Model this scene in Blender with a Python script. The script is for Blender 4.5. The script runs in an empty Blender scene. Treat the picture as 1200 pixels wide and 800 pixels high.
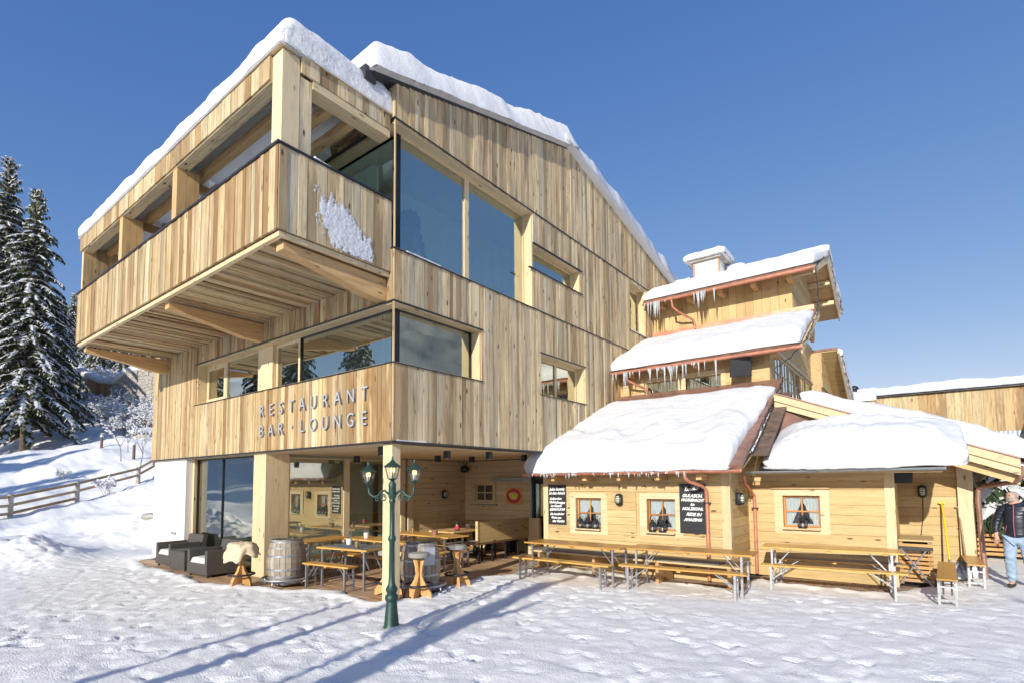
import bpy, bmesh, math, random
import numpy as np
from mathutils import Vector, Matrix
R = math.radians
rng = random.Random(7)
S = bpy.context.scene
C = S.collection

# ------------------------------------------------------------------ camera
cam_d = bpy.data.cameras.new('camera'); cam = bpy.data.objects.new('camera', cam_d); C.objects.link(cam)
S.camera = cam
FOC, CY = 621.445, 524.76
PITCH, YAW, ROLL = R(3.6595), R(37.6448), R(-0.4558)
fw = Vector((-math.sin(YAW)*math.cos(PITCH), math.cos(YAW)*math.cos(PITCH), math.sin(PITCH)))
rt = Vector((math.cos(YAW), math.sin(YAW), 0)); up = rt.cross(fw)
rt, up = math.cos(ROLL)*rt+math.sin(ROLL)*up, -math.sin(ROLL)*rt+math.cos(ROLL)*up
mm = Matrix((rt, up, -fw)).transposed().to_4x4(); mm.translation = Vector((0, 0, 2.0))
cam.matrix_world = mm
cam_d.sensor_width = 36; cam_d.lens = 36*FOC/1200
cam_d.shift_y = (CY-400)/1200
cam_d.clip_start = 0.05; cam_d.clip_end = 3000

# ------------------------------------------------------------------ light
SUN_EL = R(21)
SH = Vector((-0.21, 1, 0)).normalized()                 # the way shadows fall on the ground
W = bpy.data.worlds.new('World'); S.world = W; W.use_nodes = True
nt = W.node_tree; nt.nodes.clear()
sky = nt.nodes.new('ShaderNodeTexSky'); sky.sky_type = 'NISHITA'; sky.sun_disc = False
sky.sun_elevation = SUN_EL; sky.sun_rotation = math.atan2(-SH.x, -SH.y)
sky.altitude = 1500; sky.air_density = 1.0; sky.dust_density = 0.3; sky.ozone_density = 2.5
bg = nt.nodes.new('ShaderNodeBackground'); bg.inputs[1].default_value = 0.15
wo = nt.nodes.new('ShaderNodeOutputWorld')
sp_ = nt.nodes.new('ShaderNodeSeparateColor'); cb_ = nt.nodes.new('ShaderNodeCombineColor'); nt.links.new(sky.outputs[0], sp_.inputs[0])
SKYK = 0.15
for i_, (A_, g_) in enumerate(((0.667*.62, 1.06), (0.475*.62, 0.758), (0.505*.62, 0.435))):   # overall colour response of the clear winter sky
    m1 = nt.nodes.new('ShaderNodeMath'); m1.operation = 'MULTIPLY'; m1.inputs[1].default_value = SKYK; nt.links.new(sp_.outputs[i_], m1.inputs[0])
    m2 = nt.nodes.new('ShaderNodeMath'); m2.operation = 'POWER'; m2.inputs[1].default_value = g_; nt.links.new(m1.outputs[0], m2.inputs[0])
    m3 = nt.nodes.new('ShaderNodeMath'); m3.operation = 'MULTIPLY'; m3.inputs[1].default_value = A_/SKYK; nt.links.new(m2.outputs[0], m3.inputs[0])
    m4 = nt.nodes.new('ShaderNodeMath'); m4.operation = 'MULTIPLY_ADD'; m4.inputs[1].default_value = 2.2; m4.inputs[2].default_value = -(0.987, 1.704, 2.504)[i_]; nt.links.new(m1.outputs[0], m4.inputs[0])
    m5 = nt.nodes.new('ShaderNodeMath'); m5.operation = 'DIVIDE'; m5.inputs[1].default_value = SKYK; nt.links.new(m4.outputs[0], m5.inputs[0])
    m6 = nt.nodes.new('ShaderNodeMath'); m6.operation = 'MAXIMUM'; nt.links.new(m3.outputs[0], m6.inputs[0]); nt.links.new(m5.outputs[0], m6.inputs[1]); nt.links.new(m6.outputs[0], cb_.inputs[i_])
nt.links.new(cb_.outputs[0], bg.inputs[0]); nt.links.new(bg.outputs[0], wo.inputs[0])
sl = bpy.data.lights.new('sun', 'SUN'); sl.energy = 2.0; sl.angle = R(0.53); sl.color = (1.0, 0.95, 0.84)
sun = bpy.data.objects.new('sun', sl); C.objects.link(sun)
sd = Vector((SH.x*math.cos(SUN_EL), SH.y*math.cos(SUN_EL), -math.sin(SUN_EL)))
sun.rotation_euler = sd.to_track_quat('-Z', 'Y').to_euler(); sun.location = (0, -20, 30)
S.view_settings.view_transform = 'Standard'; S.view_settings.look = 'None'
S.view_settings.exposure = 1.34; S.view_settings.gamma = 1.0
S.render.engine = 'CYCLES'
S.cycles.max_bounces = 8; S.cycles.diffuse_bounces = 6; S.cycles.glossy_bounces = 4
S.cycles.transparent_max_bounces = 12; S.cycles.caustics_reflective = False; S.cycles.caustics_refractive = False
try: S.cycles.use_denoising = True
except Exception: pass

# ------------------------------------------------------------------ materials
MATS = {}
def newmat(name):
    m = bpy.data.materials.new(name); m.use_nodes = True
    n = m.node_tree.nodes; n.clear()
    o = n.new('ShaderNodeOutputMaterial'); b = n.new('ShaderNodeBsdfPrincipled')
    m.node_tree.links.new(b.outputs[0], o.inputs[0]); MATS[name] = m
    return m, n, m.node_tree.links, b
def nd(n, t, **k):
    x = n.new(t)
    for a, v in k.items(): setattr(x, a, v)
    return x
def mathn(n, l, op, a, b=None, c=None):
    x = n.new('ShaderNodeMath'); x.operation = op
    for i, v in enumerate((a, b, c)):
        if v is None: continue
        if isinstance(v, (int, float)): x.inputs[i].default_value = v
        else: l.new(v, x.inputs[i])
    return x.outputs[0]
def ramp(n, l, fac, stops):
    r = n.new('ShaderNodeValToRGB'); e = r.color_ramp.elements
    while len(e) < len(stops): e.new(0.5)
    for i, (p, c) in enumerate(stops):
        e[i].position = p; e[i].color = (*c, 1) if len(c) == 3 else c
    l.new(fac, r.inputs[0]); return r.outputs[0]
def mixc(n, l, f, a, b, mode='MIX'):
    x = n.new('ShaderNodeMix'); x.data_type = 'RGBA'; x.blend_type = mode; x.clamp_factor = True
    for s, v in ((x.inputs['Factor'], f), (x.inputs[6], a), (x.inputs[7], b)):
        if isinstance(v, (int, float)): s.default_value = v
        elif isinstance(v, tuple): s.default_value = (*v, 1)
        else: l.new(v, s)
    return x.outputs[2]
def noise(n, l, vec, scale, detail=3, rough=0.5, out=0):
    x = n.new('ShaderNodeTexNoise'); x.inputs['Scale'].default_value = scale
    x.inputs['Detail'].default_value = detail; x.inputs['Roughness'].default_value = rough
    if vec is not None: l.new(vec, x.inputs['Vector'])
    return x.outputs[out]
def bump(n, l, h, b, strength, dist):
    x = n.new('ShaderNodeBump'); x.inputs['Strength'].default_value = strength; x.inputs['Distance'].default_value = dist
    l.new(h, x.inputs['Height']); l.new(x.outputs[0], b.inputs['Normal']); return x

def flat(name, col, rough=0.6, metal=0.0, var=0.12, vs=6.0, bmp=0.15):
    m, n, l, b = newmat(name)
    tc = n.new('ShaderNodeTexCoord')
    f = noise(n, l, tc.outputs['Object'], vs, 5, 0.6)
    c = ramp(n, l, f, [(0.3, tuple(max(0, x*(1-var)) for x in col)), (0.7, tuple(min(1, x*(1+var)) for x in col))])
    l.new(c, b.inputs['Base Color']); b.inputs['Roughness'].default_value = rough; b.inputs['Metallic'].default_value = metal
    if bmp: bump(n, l, noise(n, l, tc.outputs['Object'], vs*6, 4, 0.6), b, bmp, 0.01)
    return m

def wood(name, axis, palette, rough=0.62, knots=1.0, grain=0.45, obj=False, streak=0.45, contrast=0.6, dkm=(0.42, 0.32, 0.24)):
    """sawn boards: grain runs along the given axis, tone drawn per board from the palette"""
    m, n, l, b = newmat(name)
    if obj:
        tc = n.new('ShaderNodeTexCoord'); pos = tc.outputs['Object']
    else:
        g = n.new('ShaderNodeNewGeometry'); pos = g.outputs['Position']
    oi = n.new('ShaderNodeObjectInfo'); at = n.new('ShaderNodeAttribute'); at.attribute_name = 'rnd'
    rnd = mathn(n, l, 'FRACT', mathn(n, l, 'ADD', oi.outputs['Random'], at.outputs['Fac']))
    cx = n.new('ShaderNodeCombineXYZ')
    off = mathn(n, l, 'MULTIPLY', rnd, 61.0)
    for i in range(3): l.new(off, cx.inputs[i])
    ad = nd(n, 'ShaderNodeVectorMath', operation='ADD'); l.new(pos, ad.inputs[0]); l.new(cx.outputs[0], ad.inputs[1])
    def scaled(al, ac):
        v = nd(n, 'ShaderNodeVectorMath', operation='MULTIPLY'); l.new(ad.outputs[0], v.inputs[0])
        s = [ac, ac, ac]; s['xyz'.index(axis)] = al; v.inputs[1].default_value = s; return v.outputs[0]
    def sm(v, lo, hi):
        mr = n.new('ShaderNodeMapRange'); mr.interpolation_type = 'SMOOTHSTEP'; mr.inputs[1].default_value = lo; mr.inputs[2].default_value = hi; l.new(v, mr.inputs[0]); return mr.outputs[0]
    gr = noise(n, l, scaled(1.1, 24), 1.0, 4, 0.7)
    gr2 = noise(n, l, scaled(4.0, 95), 1.0, 2, 0.6)
    blot = noise(n, l, scaled(0.55, 3.4), 1.0, 3, 0.6)
    blot2 = noise(n, l, scaled(1.7, 9.0), 1.0, 3, 0.6)
    base = ramp(n, l, rnd, [(i/(len(palette)-1), c) for i, c in enumerate(palette)])
    r2 = mathn(n, l, 'FRACT', mathn(n, l, 'MULTIPLY', rnd, 17.31))
    dk = tuple(x*k for x, k in zip(palette[0], dkm))
    lt = tuple(min(1, x*1.22+0.05) for x in palette[0])
    c = mixc(n, l, mathn(n, l, 'ADD', mathn(n, l, 'MULTIPLY', r2, contrast*0.3), mathn(n, l, 'MULTIPLY', sm(r2, 0.62, 0.95), contrast*0.66)), base, dk)
    c = mixc(n, l, mathn(n, l, 'MULTIPLY', sm(blot, 0.50, 0.28), streak*0.9), c, lt)
    c = mixc(n, l, mathn(n, l, 'MULTIPLY', sm(gr, 0.44, 0.70), grain), c, dk)
    c = mixc(n, l, mathn(n, l, 'MULTIPLY', sm(blot, 0.52, 0.72), streak), c, tuple(x*0.55 for x in palette[-1]))
    c = mixc(n, l, mathn(n, l, 'MULTIPLY', sm(blot2, 0.56, 0.74), streak*0.8), c, dk)
    c = mixc(n, l, mathn(n, l, 'MULTIPLY', sm(gr2, 0.52, 0.7), 0.30), c, dk)
    vo = n.new('ShaderNodeTexVoronoi'); vo.feature = 'F1'; vo.inputs['Scale'].default_value = 1.0
    l.new(scaled(2.1, 6.0), vo.inputs['Vector'])
    kn = mathn(n, l, 'MULTIPLY', sm(vo.outputs['Distance'], 0.17, 0.06), min(1.0, knots*0.8))
    c = mixc(n, l, kn, c, (0.12, 0.055, 0.025))
    l.new(c, b.inputs['Base Color']); b.inputs['Roughness'].default_value = rough
    b.inputs['Specular IOR Level'].default_value = 0.3
    h = mathn(n, l, 'ADD', gr, mathn(n, l, 'MULTIPLY', gr2, 0.5))
    bump(n, l, h, b, 0.45, 0.006)
    return m
P_NEW = [tuple(a_*b_ for a_, b_ in zip(c_, (.79, .83, .77))) for c_ in [(0.74, 0.50, 0.27), (0.82, 0.63, 0.38), (0.58, 0.34, 0.16), (0.86, 0.69, 0.44), (0.40, 0.24, 0.12), (0.84, 0.66, 0.44), (0.56, 0.44, 0.30), (0.90, 0.76, 0.54), (0.74, 0.58, 0.36)]]
P_OLD = [tuple(a_*b_ for a_, b_ in zip(c_, (1.10, 1.10, 0.98))) for c_ in [(0.66, 0.50, 0.31), (0.56, 0.50, 0.41), (0.44, 0.35, 0.25), (0.84, 0.68, 0.46), (0.52, 0.34, 0.19), (0.70, 0.62, 0.50), (0.36, 0.26, 0.17), (0.80, 0.62, 0.38), (0.50, 0.46, 0.40), (0.74, 0.60, 0.42)]]
P_CH = [tuple(a_*b_ for a_, b_ in zip(c_, (.83, .85, .76))) for c_ in [(0.74, 0.52, 0.27), (0.78, 0.58, 0.33), (0.70, 0.48, 0.24), (0.80, 0.60, 0.36)]]
P_LT = [tuple(a_*b_ for a_, b_ in zip(c_, (.92, .95, .92))) for c_ in [(0.80, 0.63, 0.40), (0.76, 0.58, 0.35), (0.82, 0.66, 0.44)]]
P_BR = [(0.50, 0.31, 0.15), (0.56, 0.36, 0.19), (0.46, 0.28, 0.13)]
P_OR = [(0.72, 0.40, 0.10), (0.76, 0.45, 0.13), (0.68, 0.37, 0.09)]
P_SL = [(0.60, 0.33, 0.12), (0.66, 0.38, 0.15)]
P_DK = [(0.52, 0.34, 0.20), (0.60, 0.42, 0.26), (0.44, 0.29, 0.17), (0.64, 0.46, 0.30)]
for ax in 'xyz':
    wood('wood_new_'+ax, ax, P_NEW, streak=0.8, grain=0.6, contrast=0.95)
    wood('wood_old_'+ax, ax, P_OLD, streak=0.85, knots=1.3, grain=0.65, contrast=0.95, dkm=(0.40, 0.36, 0.33))
    wood('wood_chalet_'+ax, ax, P_CH, knots=1.25, grain=0.30, streak=0.34, contrast=0.25)
    wood('wood_light_'+ax, ax, P_LT, knots=0.9, grain=0.24, streak=0.22, contrast=0.15)
    wood('wood_brown_'+ax, ax, P_BR, knots=0.4)
    wood('wood_deck_'+ax, ax, P_DK, knots=0.3)
    wood('beech_'+ax, ax, P_OR, rough=0.35, knots=0.0, grain=0.25, streak=0.25, obj=True)
    wood('beam_'+ax, ax, [(0.66, 0.42, 0.19), (0.72, 0.49, 0.24)], knots=0.8, grain=0.35, contrast=0.2)
wood('window_wood', 'z', [(0.60, 0.27, 0.09), (0.64, 0.30, 0.10)], knots=0.0, grain=0.2)
wood('slat_wood', 'x', P_SL, knots=0.4)
wood('stool_wood', 'z', [(0.72, 0.42, 0.16), (0.76, 0.46, 0.19)], knots=0.6, obj=True)
wood('barrel_wood', 'z', [(0.38, 0.32, 0.25), (0.44, 0.39, 0.32), (0.30, 0.24, 0.18), (0.46, 0.42, 0.36)], rough=0.8, knots=0.1, obj=True, streak=0.5)
wood('fence_wood', 'x', [(0.44, 0.31, 0.18), (0.50, 0.37, 0.22)], knots=0.3)
flat('dark_metal', (0.035, 0.036, 0.04), 0.45, 0.6)
flat('black_plastic', (0.02, 0.021, 0.024), 0.5)
flat('galvanised', (0.42, 0.43, 0.45), 0.42, 0.8, var=0.18, vs=30)
flat('white_paint', (0.78, 0.77, 0.74), 0.8, var=0.04, vs=2.5)
flat('green_iron', (0.028, 0.066, 0.052), 0.38, 0.25, var=0.25, vs=20, bmp=0.3)
flat('copper', (0.66, 0.29, 0.19), 0.42, 0.5, var=0.25, vs=5)
flat('copper_dark', (0.34, 0.19, 0.14), 0.5, 0.35, var=0.3, vs=5)
flat('zinc', (0.36, 0.39, 0.40), 0.45, 0.7, var=0.15)
flat('slate_board', (0.022, 0.024, 0.028), 0.7, var=0.2, vs=10)
flat('chalk', (0.80, 0.80, 0.80), 0.9, var=0.05)
flat('letter_face', (0.50, 0.515, 0.54), 0.45, 0.3)
flat('curtain', (0.76, 0.76, 0.74), 0.9, var=0.06, vs=12)
flat('wicker', (0.085, 0.075, 0.066), 0.7, var=0.4, vs=60, bmp=0.8)
flat('cushion', (0.66, 0.66, 0.64), 0.9, var=0.05)
flat('seat_grey', (0.30, 0.28, 0.25), 0.9, var=0.1)
flat('mat_grey', (0.16, 0.165, 0.17), 0.9, var=0.25, vs=40)
flat('fleece', (0.72, 0.60, 0.40), 0.95, var=0.2, vs=18, bmp=1.0)
flat('skin', (0.56, 0.33, 0.25), 0.55, var=0.1)
flat('grey_hair', (0.34, 0.33, 0.31), 0.8, var=0.2, vs=60, bmp=0.6)
flat('jacket', (0.016, 0.020, 0.034), 0.32, var=0.3, vs=14, bmp=0.3)
flat('zip_red', (0.30, 0.10, 0.12), 0.5)
flat('denim', (0.30, 0.40, 0.52), 0.85, var=0.28, vs=9, bmp=0.4)
flat('shoe', (0.03, 0.025, 0.02), 0.6)
flat('stone', (0.40, 0.37, 0.33), 0.9, var=0.35, vs=4, bmp=0.7)
flat('paver', (0.34, 0.24, 0.17), 0.85, var=0.3, vs=8, bmp=0.4)
flat('bark', (0.16, 0.11, 0.08), 0.95, var=0.4, vs=6, bmp=0.8)
flat('twig', (0.15, 0.10, 0.075), 0.95, var=0.3)
flat('blue_sheet', (0.42, 0.50, 0.54), 0.5, 0.3, var=0.08)
flat('yellow_plastic', (0.80, 0.62, 0.02), 0.45, var=0.06)
flat('sign_red', (0.52, 0.04, 0.07), 0.5)
flat('sign_yellow', (0.78, 0.62, 0.12), 0.5)
flat('sign_orange', (0.70, 0.36, 0.10), 0.6)
flat('bauble_red', (0.6, 0.03, 0.03), 0.2)
flat('interior', (0.84, 0.82, 0.77), 0.9, var=0.05)
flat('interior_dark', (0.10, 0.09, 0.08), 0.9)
flat('bottle_glass', (0.03, 0.03, 0.025), 0.15)
flat('rail_cap', (0.05, 0.055, 0.065), 0.4, 0.5)
flat('screen', (0.62, 0.70, 0.66), 0.6, var=0.05)
flat('roof_metal', (0.06, 0.06, 0.065), 0.5, 0.5)

def foliage(name, c1, c2):
    m, n, l, b = newmat(name)
    g = n.new('ShaderNodeNewGeometry')
    c = ramp(n, l, noise(n, l, g.outputs['Position'], 1.3, 4, 0.7), [(0.3, c1), (0.7, c2)])
    l.new(c, b.inputs['Base Color']); b.inputs['Roughness'].default_value = 0.8; return m
foliage('needles', (0.040, 0.052, 0.022), (0.115, 0.118, 0.052))
foliage('leaves', (0.020, 0.040, 0.018), (0.05, 0.08, 0.035))

def snowmat(name, scale, strength, dist, tint=(0.86, 0.87, 0.89), fine=1.0):
    m, n, l, b = newmat(name)
    g = n.new('ShaderNodeNewGeometry')
    f1 = noise(n, l, g.outputs['Position'], scale, 5, 0.62)
    f2 = noise(n, l, g.outputs['Position'], scale*7, 3, 0.6)
    f3 = noise(n, l, g.outputs['Position'], scale*0.12, 3, 0.5)
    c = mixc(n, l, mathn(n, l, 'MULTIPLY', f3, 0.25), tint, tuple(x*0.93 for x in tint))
    l.new(c, b.inputs['Base Color']); b.inputs['Roughness'].default_value = 0.55
    b.inputs['Specular IOR Level'].default_value = 0.25
    if name == 'snow' or name == 'snow_rough': b.inputs['Subsurface Weight'].default_value = 0.35; b.inputs['Subsurface Radius'].default_value = (1, 1, 1); b.inputs['Subsurface Scale'].default_value = 0.12
    h = mathn(n, l, 'ADD', f1, mathn(n, l, 'MULTIPLY', f2, 0.28*fine))
    bump(n, l, h, b, strength, dist); return m, n, l, b
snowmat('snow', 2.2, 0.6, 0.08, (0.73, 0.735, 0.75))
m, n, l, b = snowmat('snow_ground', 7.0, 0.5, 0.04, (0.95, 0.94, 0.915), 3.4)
SG = (m, n, l, b)
snowmat('snow_rough', 9.0, 0.8, 0.07, (0.79, 0.795, 0.81))
m, n, l, b = snowmat('snow_thin', 4.0, 0.4, 0.05)          # a few centimetres of packed snow let daylight through
tl = n.new('ShaderNodeBsdfTranslucent'); tl.inputs[0].default_value = (0.95, 0.95, 0.93, 1); mx_ = n.new('ShaderNodeMixShader'); mx_.inputs[0].default_value = 0.97
l.new(b.outputs[0], mx_.inputs[1]); l.new(tl.outputs[0], mx_.inputs[2]); l.new(mx_.outputs[0], [q for q in n if q.type == 'OUTPUT_MATERIAL'][0].inputs[0])
m, n, l, b = SG          # grit and thaw stains trodden into the courtyard snow
g_n = n.new('ShaderNodeNewGeometry'); src_ = b.inputs['Base Color'].links[0].from_socket
st1 = noise(n, l, g_n.outputs['Position'], 0.8, 4, 0.6); st2 = noise(n, l, g_n.outputs['Position'], 9, 3, 0.7)
mr_ = n.new('ShaderNodeMapRange'); mr_.interpolation_type = 'SMOOTHSTEP'; mr_.inputs[1].default_value = 0.60; mr_.inputs[2].default_value = 0.78; l.new(st1, mr_.inputs[0])
mr2 = n.new('ShaderNodeMapRange'); mr2.inputs[1].default_value = 0.5; mr2.inputs[2].default_value = 0.75; l.new(st2, mr2.inputs[0])
l.new(mixc(n, l, mathn(n, l, 'MULTIPLY', mathn(n, l, 'MULTIPLY', mr_.outputs[0], mr2.outputs[0]), 0.35), src_, (0.50, 0.42, 0.33)), b.inputs['Base Color'])
m, n, l, b = newmat('ice'); b.inputs['Base Color'].default_value = (0.85, 0.90, 0.94, 1); b.inputs['Roughness'].default_value = 0.12
b.inputs['Transmission Weight'].default_value = 0.45; b.inputs['IOR'].default_value = 1.31

def glassmat(name, tint, refl_min, refl_gain, rough=0.0, gl=(1, 1, 1)):
    m = bpy.data.materials.new(name); m.use_nodes = True; MATS[name] = m
    n = m.node_tree.nodes; l = m.node_tree.links; n.clear()
    o = n.new('ShaderNodeOutputMaterial'); t = n.new('ShaderNodeBsdfTransparent'); g = n.new('ShaderNodeBsdfGlossy'); mx = n.new('ShaderNodeMixShader')
    t.inputs[0].default_value = (*tint, 1); g.inputs['Roughness'].default_value = rough; g.inputs[0].default_value = (*gl, 1)
    fr = n.new('ShaderNodeFresnel'); gg = n.new('ShaderNodeNewGeometry')
    l.new(mathn(n, l, 'SUBTRACT', 1.5, mathn(n, l, 'MULTIPLY', gg.outputs['Backfacing'], 0.8333)), fr.inputs[0])
    rm_ = mathn(n, l, 'MULTIPLY', mathn(n, l, 'SUBTRACT', 1.0, gg.outputs['Backfacing']), refl_min)
    f = mathn(n, l, 'ADD', mathn(n, l, 'MULTIPLY', fr.outputs[0], refl_gain), rm_)
    f = mathn(n, l, 'MINIMUM', f, 0.97)
    l.new(f, mx.inputs[0]); l.new(t.outputs[0], mx.inputs[1]); l.new(g.outputs[0], mx.inputs[2]); l.new(mx.outputs[0], o.inputs[0])
glassmat('glass', (0.82, 0.90, 0.89), 0.40, 1.6, gl=(0.98, 0.98, 0.84))
glassmat('glass_mirror', (0.72, 0.78, 0.76), 0.32, 1.3, gl=(1.0, 0.97, 0.84))
glassmat('glass_clear', (0.86, 0.95, 0.90), 0.12, 0.9, gl=(0.9, 1.0, 0.95))
glassmat('glass_small', (0.85, 0.88, 0.88), 0.05, 1.0)
glassmat('glass_lamp', (0.9, 0.9, 0.85), 0.08, 1.0)
m, n, l, b = newmat('bulb'); b.inputs['Base Color'].default_value = (1, 0.75, 0.35, 1)
b.inputs['Emission Color'].default_value = (1.0, 0.62, 0.22, 1); b.inputs['Emission Strength'].default_value = 2.2
m, n, l, b = newmat('frosted'); b.inputs['Base Color'].default_value = (0.75, 0.72, 0.6, 1); b.inputs['Roughness'].default_value = 0.6

# ------------------------------------------------------------------ numpy noise
def _h(ix, iy, s):
    a = (ix.astype(np.int64)*374761393 + iy.astype(np.int64)*668265263 + s*1442695041) & 0x7fffffff
    a = ((a ^ (a >> 13))*1274126177) & 0x7fffffff
    a = a ^ (a >> 16)
    return (a & 0xffff)/65535.0
def vn(x, y, s=0):
    x = np.asarray(x, float); y = np.asarray(y, float)
    ix = np.floor(x); iy = np.floor(y); fx = x-ix; fy = y-iy
    fx = fx*fx*(3-2*fx); fy = fy*fy*(3-2*fy)
    a = _h(ix, iy, s); b_ = _h(ix+1, iy, s); c_ = _h(ix, iy+1, s); d = _h(ix+1, iy+1, s)
    return (a*(1-fx)+b_*fx)*(1-fy)+(c_*(1-fx)+d*fx)*fy
def fbm(x, y, s=0, o=4, g=0.5):
    t = 0; am = 1; tot = 0
    for i in range(o):
        t = t+am*vn(x*2**i+i*17.3, y*2**i-i*9.1, s+i); tot += am; am *= g
    return t/tot-0.5

# ------------------------------------------------------------------ object helpers
ORG = {}
def org(o): return ORG.get(o.name, Vector((0, 0, 0))) if o else Vector((0, 0, 0))
def prop(o, label=None, cat=None, group=None, kind=None):
    if label: o['label'] = label
    if cat: o['category'] = cat
    if group: o['group'] = group
    if kind: o['kind'] = kind
    return o
def root(name, label, cat, loc=(0, 0, 0), rz=0, group=None):
    o = bpy.data.objects.new(name, None); C.objects.link(o); o.location = loc; o.rotation_euler = (0, 0, rz)
    o.empty_display_size = 0.2; ORG[o.name] = Vector(loc)
    return prop(o, label, cat, group)
def dup(o, loc=None, rz=None, label=None, parent=None, **k):
    c = o.copy(); C.objects.link(c)
    if parent: c.parent = parent
    for ch in list(o.children): dup(ch, parent=c)
    if loc is not None: c.location = loc; ORG[c.name] = Vector(loc)
    if rz is not None: c.rotation_euler = (0, 0, rz)
    if label: c['label'] = label
    return c
class MB:
    def __init__(s): s.v = []; s.f = []; s.r = []; s.m = []
    def add(s, vs, fs, r=None, mi=0):
        k = len(s.v); s.v += [tuple(p) for p in vs]; s.f += [tuple(i+k for i in f) for f in fs]
        r = rng.random() if r is None else r
        s.r += [r]*len(fs); s.m += [mi]*len(fs); return s
    def box(s, lo, hi, r=None, mi=0):
        x0, y0, z0 = lo; x1, y1, z1 = hi
        return s.add([(x0,y0,z0),(x1,y0,z0),(x1,y1,z0),(x0,y1,z0),(x0,y0,z1),(x1,y0,z1),(x1,y1,z1),(x0,y1,z1)],
              [(0,3,2,1),(4,5,6,7),(0,1,5,4),(1,2,6,5),(2,3,7,6),(3,0,4,7)], r, mi)
    def bar(s, a, b, w, h, upv=(0, 0, 1), r=None, w2=None, h2=None, mi=0):
        a = Vector(a); b = Vector(b); d = (b-a).normalized(); u = Vector(upv)
        if abs(d.dot(u)) > 0.98: u = Vector((1, 0, 0))
        x = d.cross(u).normalized(); u = x.cross(d)
        w2 = w if w2 is None else w2; h2 = h if h2 is None else h2; vs = []
        for p, ww, hh in ((a, w, h), (b, w2, h2)):
            for sx, sy in ((-1,-1),(1,-1),(1,1),(-1,1)): vs.append(p+x*sx*ww/2+u*sy*hh/2)
        return s.add(vs, [(0,1,2,3),(7,6,5,4),(0,4,5,1),(1,5,6,2),(2,6,7,3),(3,7,4,0)], r, mi)
    def tube(s, pts, rad, n=8, closed=False, cap=True, mi=0, arc=None):
        pts = [Vector(p) for p in pts]; N = len(pts); rr = rad if isinstance(rad, (list, tuple)) else [rad]*N
        vs = []; prev = None
        for i, p in enumerate(pts):
            if closed: t = (pts[(i+1) % N]-pts[i-1])
            else: t = (pts[min(i+1, N-1)]-pts[max(i-1, 0)])
            t = t.normalized() if t.length > 1e-9 else Vector((0, 0, 1))
            if prev is None:
                u = Vector((0, 0, 1)) if abs(t.z) < 0.9 else Vector((1, 0, 0)); prev = (u-t*u.dot(t)).normalized()
            else:
                prev = (prev-t*prev.dot(t)); prev = prev.normalized() if prev.length > 1e-6 else t.orthogonal().normalized()
            q = t.cross(prev)
            for k in range(n):
                a = 2*math.pi*k/n; vs.append(p+prev*math.cos(a)*rr[i]+q*math.sin(a)*rr[i])
        fs = []
        for i in range(N if closed else N-1):
            j = (i+1) % N
            for k in range(n):
                k2 = (k+1) % n; fs.append((i*n+k, i*n+k2, j*n+k2, j*n+k))
        if cap and not closed: fs.append(tuple(range(n))[::-1]); fs.append(tuple((N-1)*n+k for k in range(n)))
        return s.add(vs, fs, None, mi)
    def lathe(s, prof, n=20, c=(0, 0, 0), mi=0, rot=0.0):
        vs = []; fs = []; cx, cy, cz = c
        for r, z in prof:
            for k in range(n):
                a = 2*math.pi*k/n+rot; vs.append((cx+r*math.cos(a), cy+r*math.sin(a), cz+z))
        for i in range(len(prof)-1):
            for k in range(n):
                k2 = (k+1) % n; fs.append((i*n+k, i*n+k2, (i+1)*n+k2, (i+1)*n+k))
        fs.append(tuple(range(n))[::-1]); fs.append(tuple((len(prof)-1)*n+k for k in range(n)))
        return s.add(vs, fs, None, mi)
    def prism(s, poly, axis, a0, a1, mi=0, r=None):
        """poly: 2-D outline in the two other axes (in xyz order), pushed along axis"""
        n = len(poly); vs = []
        for a in (a0, a1):
            for p in poly:
                q = [p[0], p[1]]; q.insert('xyz'.index(axis), a); vs.append(q)
        fs = [tuple(range(n))[::-1], tuple(range(n, 2*n))]+[(i, (i+1) % n, n+(i+1) % n, n+i) for i in range(n)]
        return s.add(vs, fs, r, mi)
    def build(s, name, mat, parent=None, world=True, smooth=False, base=True, kind=None, label=None, cat=None, group=None, loc=None, recalc=True):
        me = bpy.data.meshes.new(name)
        off = Vector((0, 0, 0))
        if parent is not None and world: off = org(parent)
        if parent is None and base and s.v and loc is None:
            a = np.array(s.v); off = Vector(((a[:,0].min()+a[:,0].max())/2, (a[:,1].min()+a[:,1].max())/2, a[:,2].min()))
        vs = [(x-off.x, y-off.y, z-off.z) for x, y, z in s.v] if off.length > 0 else s.v
        me.from_pydata(vs, [], s.f)
        mats = mat if isinstance(mat, (list, tuple)) else [mat]
        for mn in mats: me.materials.append(MATS[mn])
        if len(mats) > 1: me.polygons.foreach_set('material_index', s.m)
        at = me.attributes.new('rnd', 'FLOAT', 'FACE'); at.data.foreach_set('value', s.r)
        if recalc:
            bm = bmesh.new(); bm.from_mesh(me); bmesh.ops.recalc_face_normals(bm, faces=bm.faces); bm.to_mesh(me); bm.free()
        if smooth: me.polygons.foreach_set('use_smooth', [True]*len(me.polygons))
        me.update()
        if smooth == 'auto':
            try: me.set_sharp_from_angle(angle=R(40))
            except Exception: pass
        o = bpy.data.objects.new(name, me); C.objects.link(o)
        if parent is not None: o.parent = parent; ORG[o.name] = org(parent)
        elif loc is not None: o.location = loc; ORG[o.name] = Vector(loc)
        elif base: o.location = off; ORG[o.name] = off
        return prop(o, label, cat, group, kind)
UNIT = {}
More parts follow.
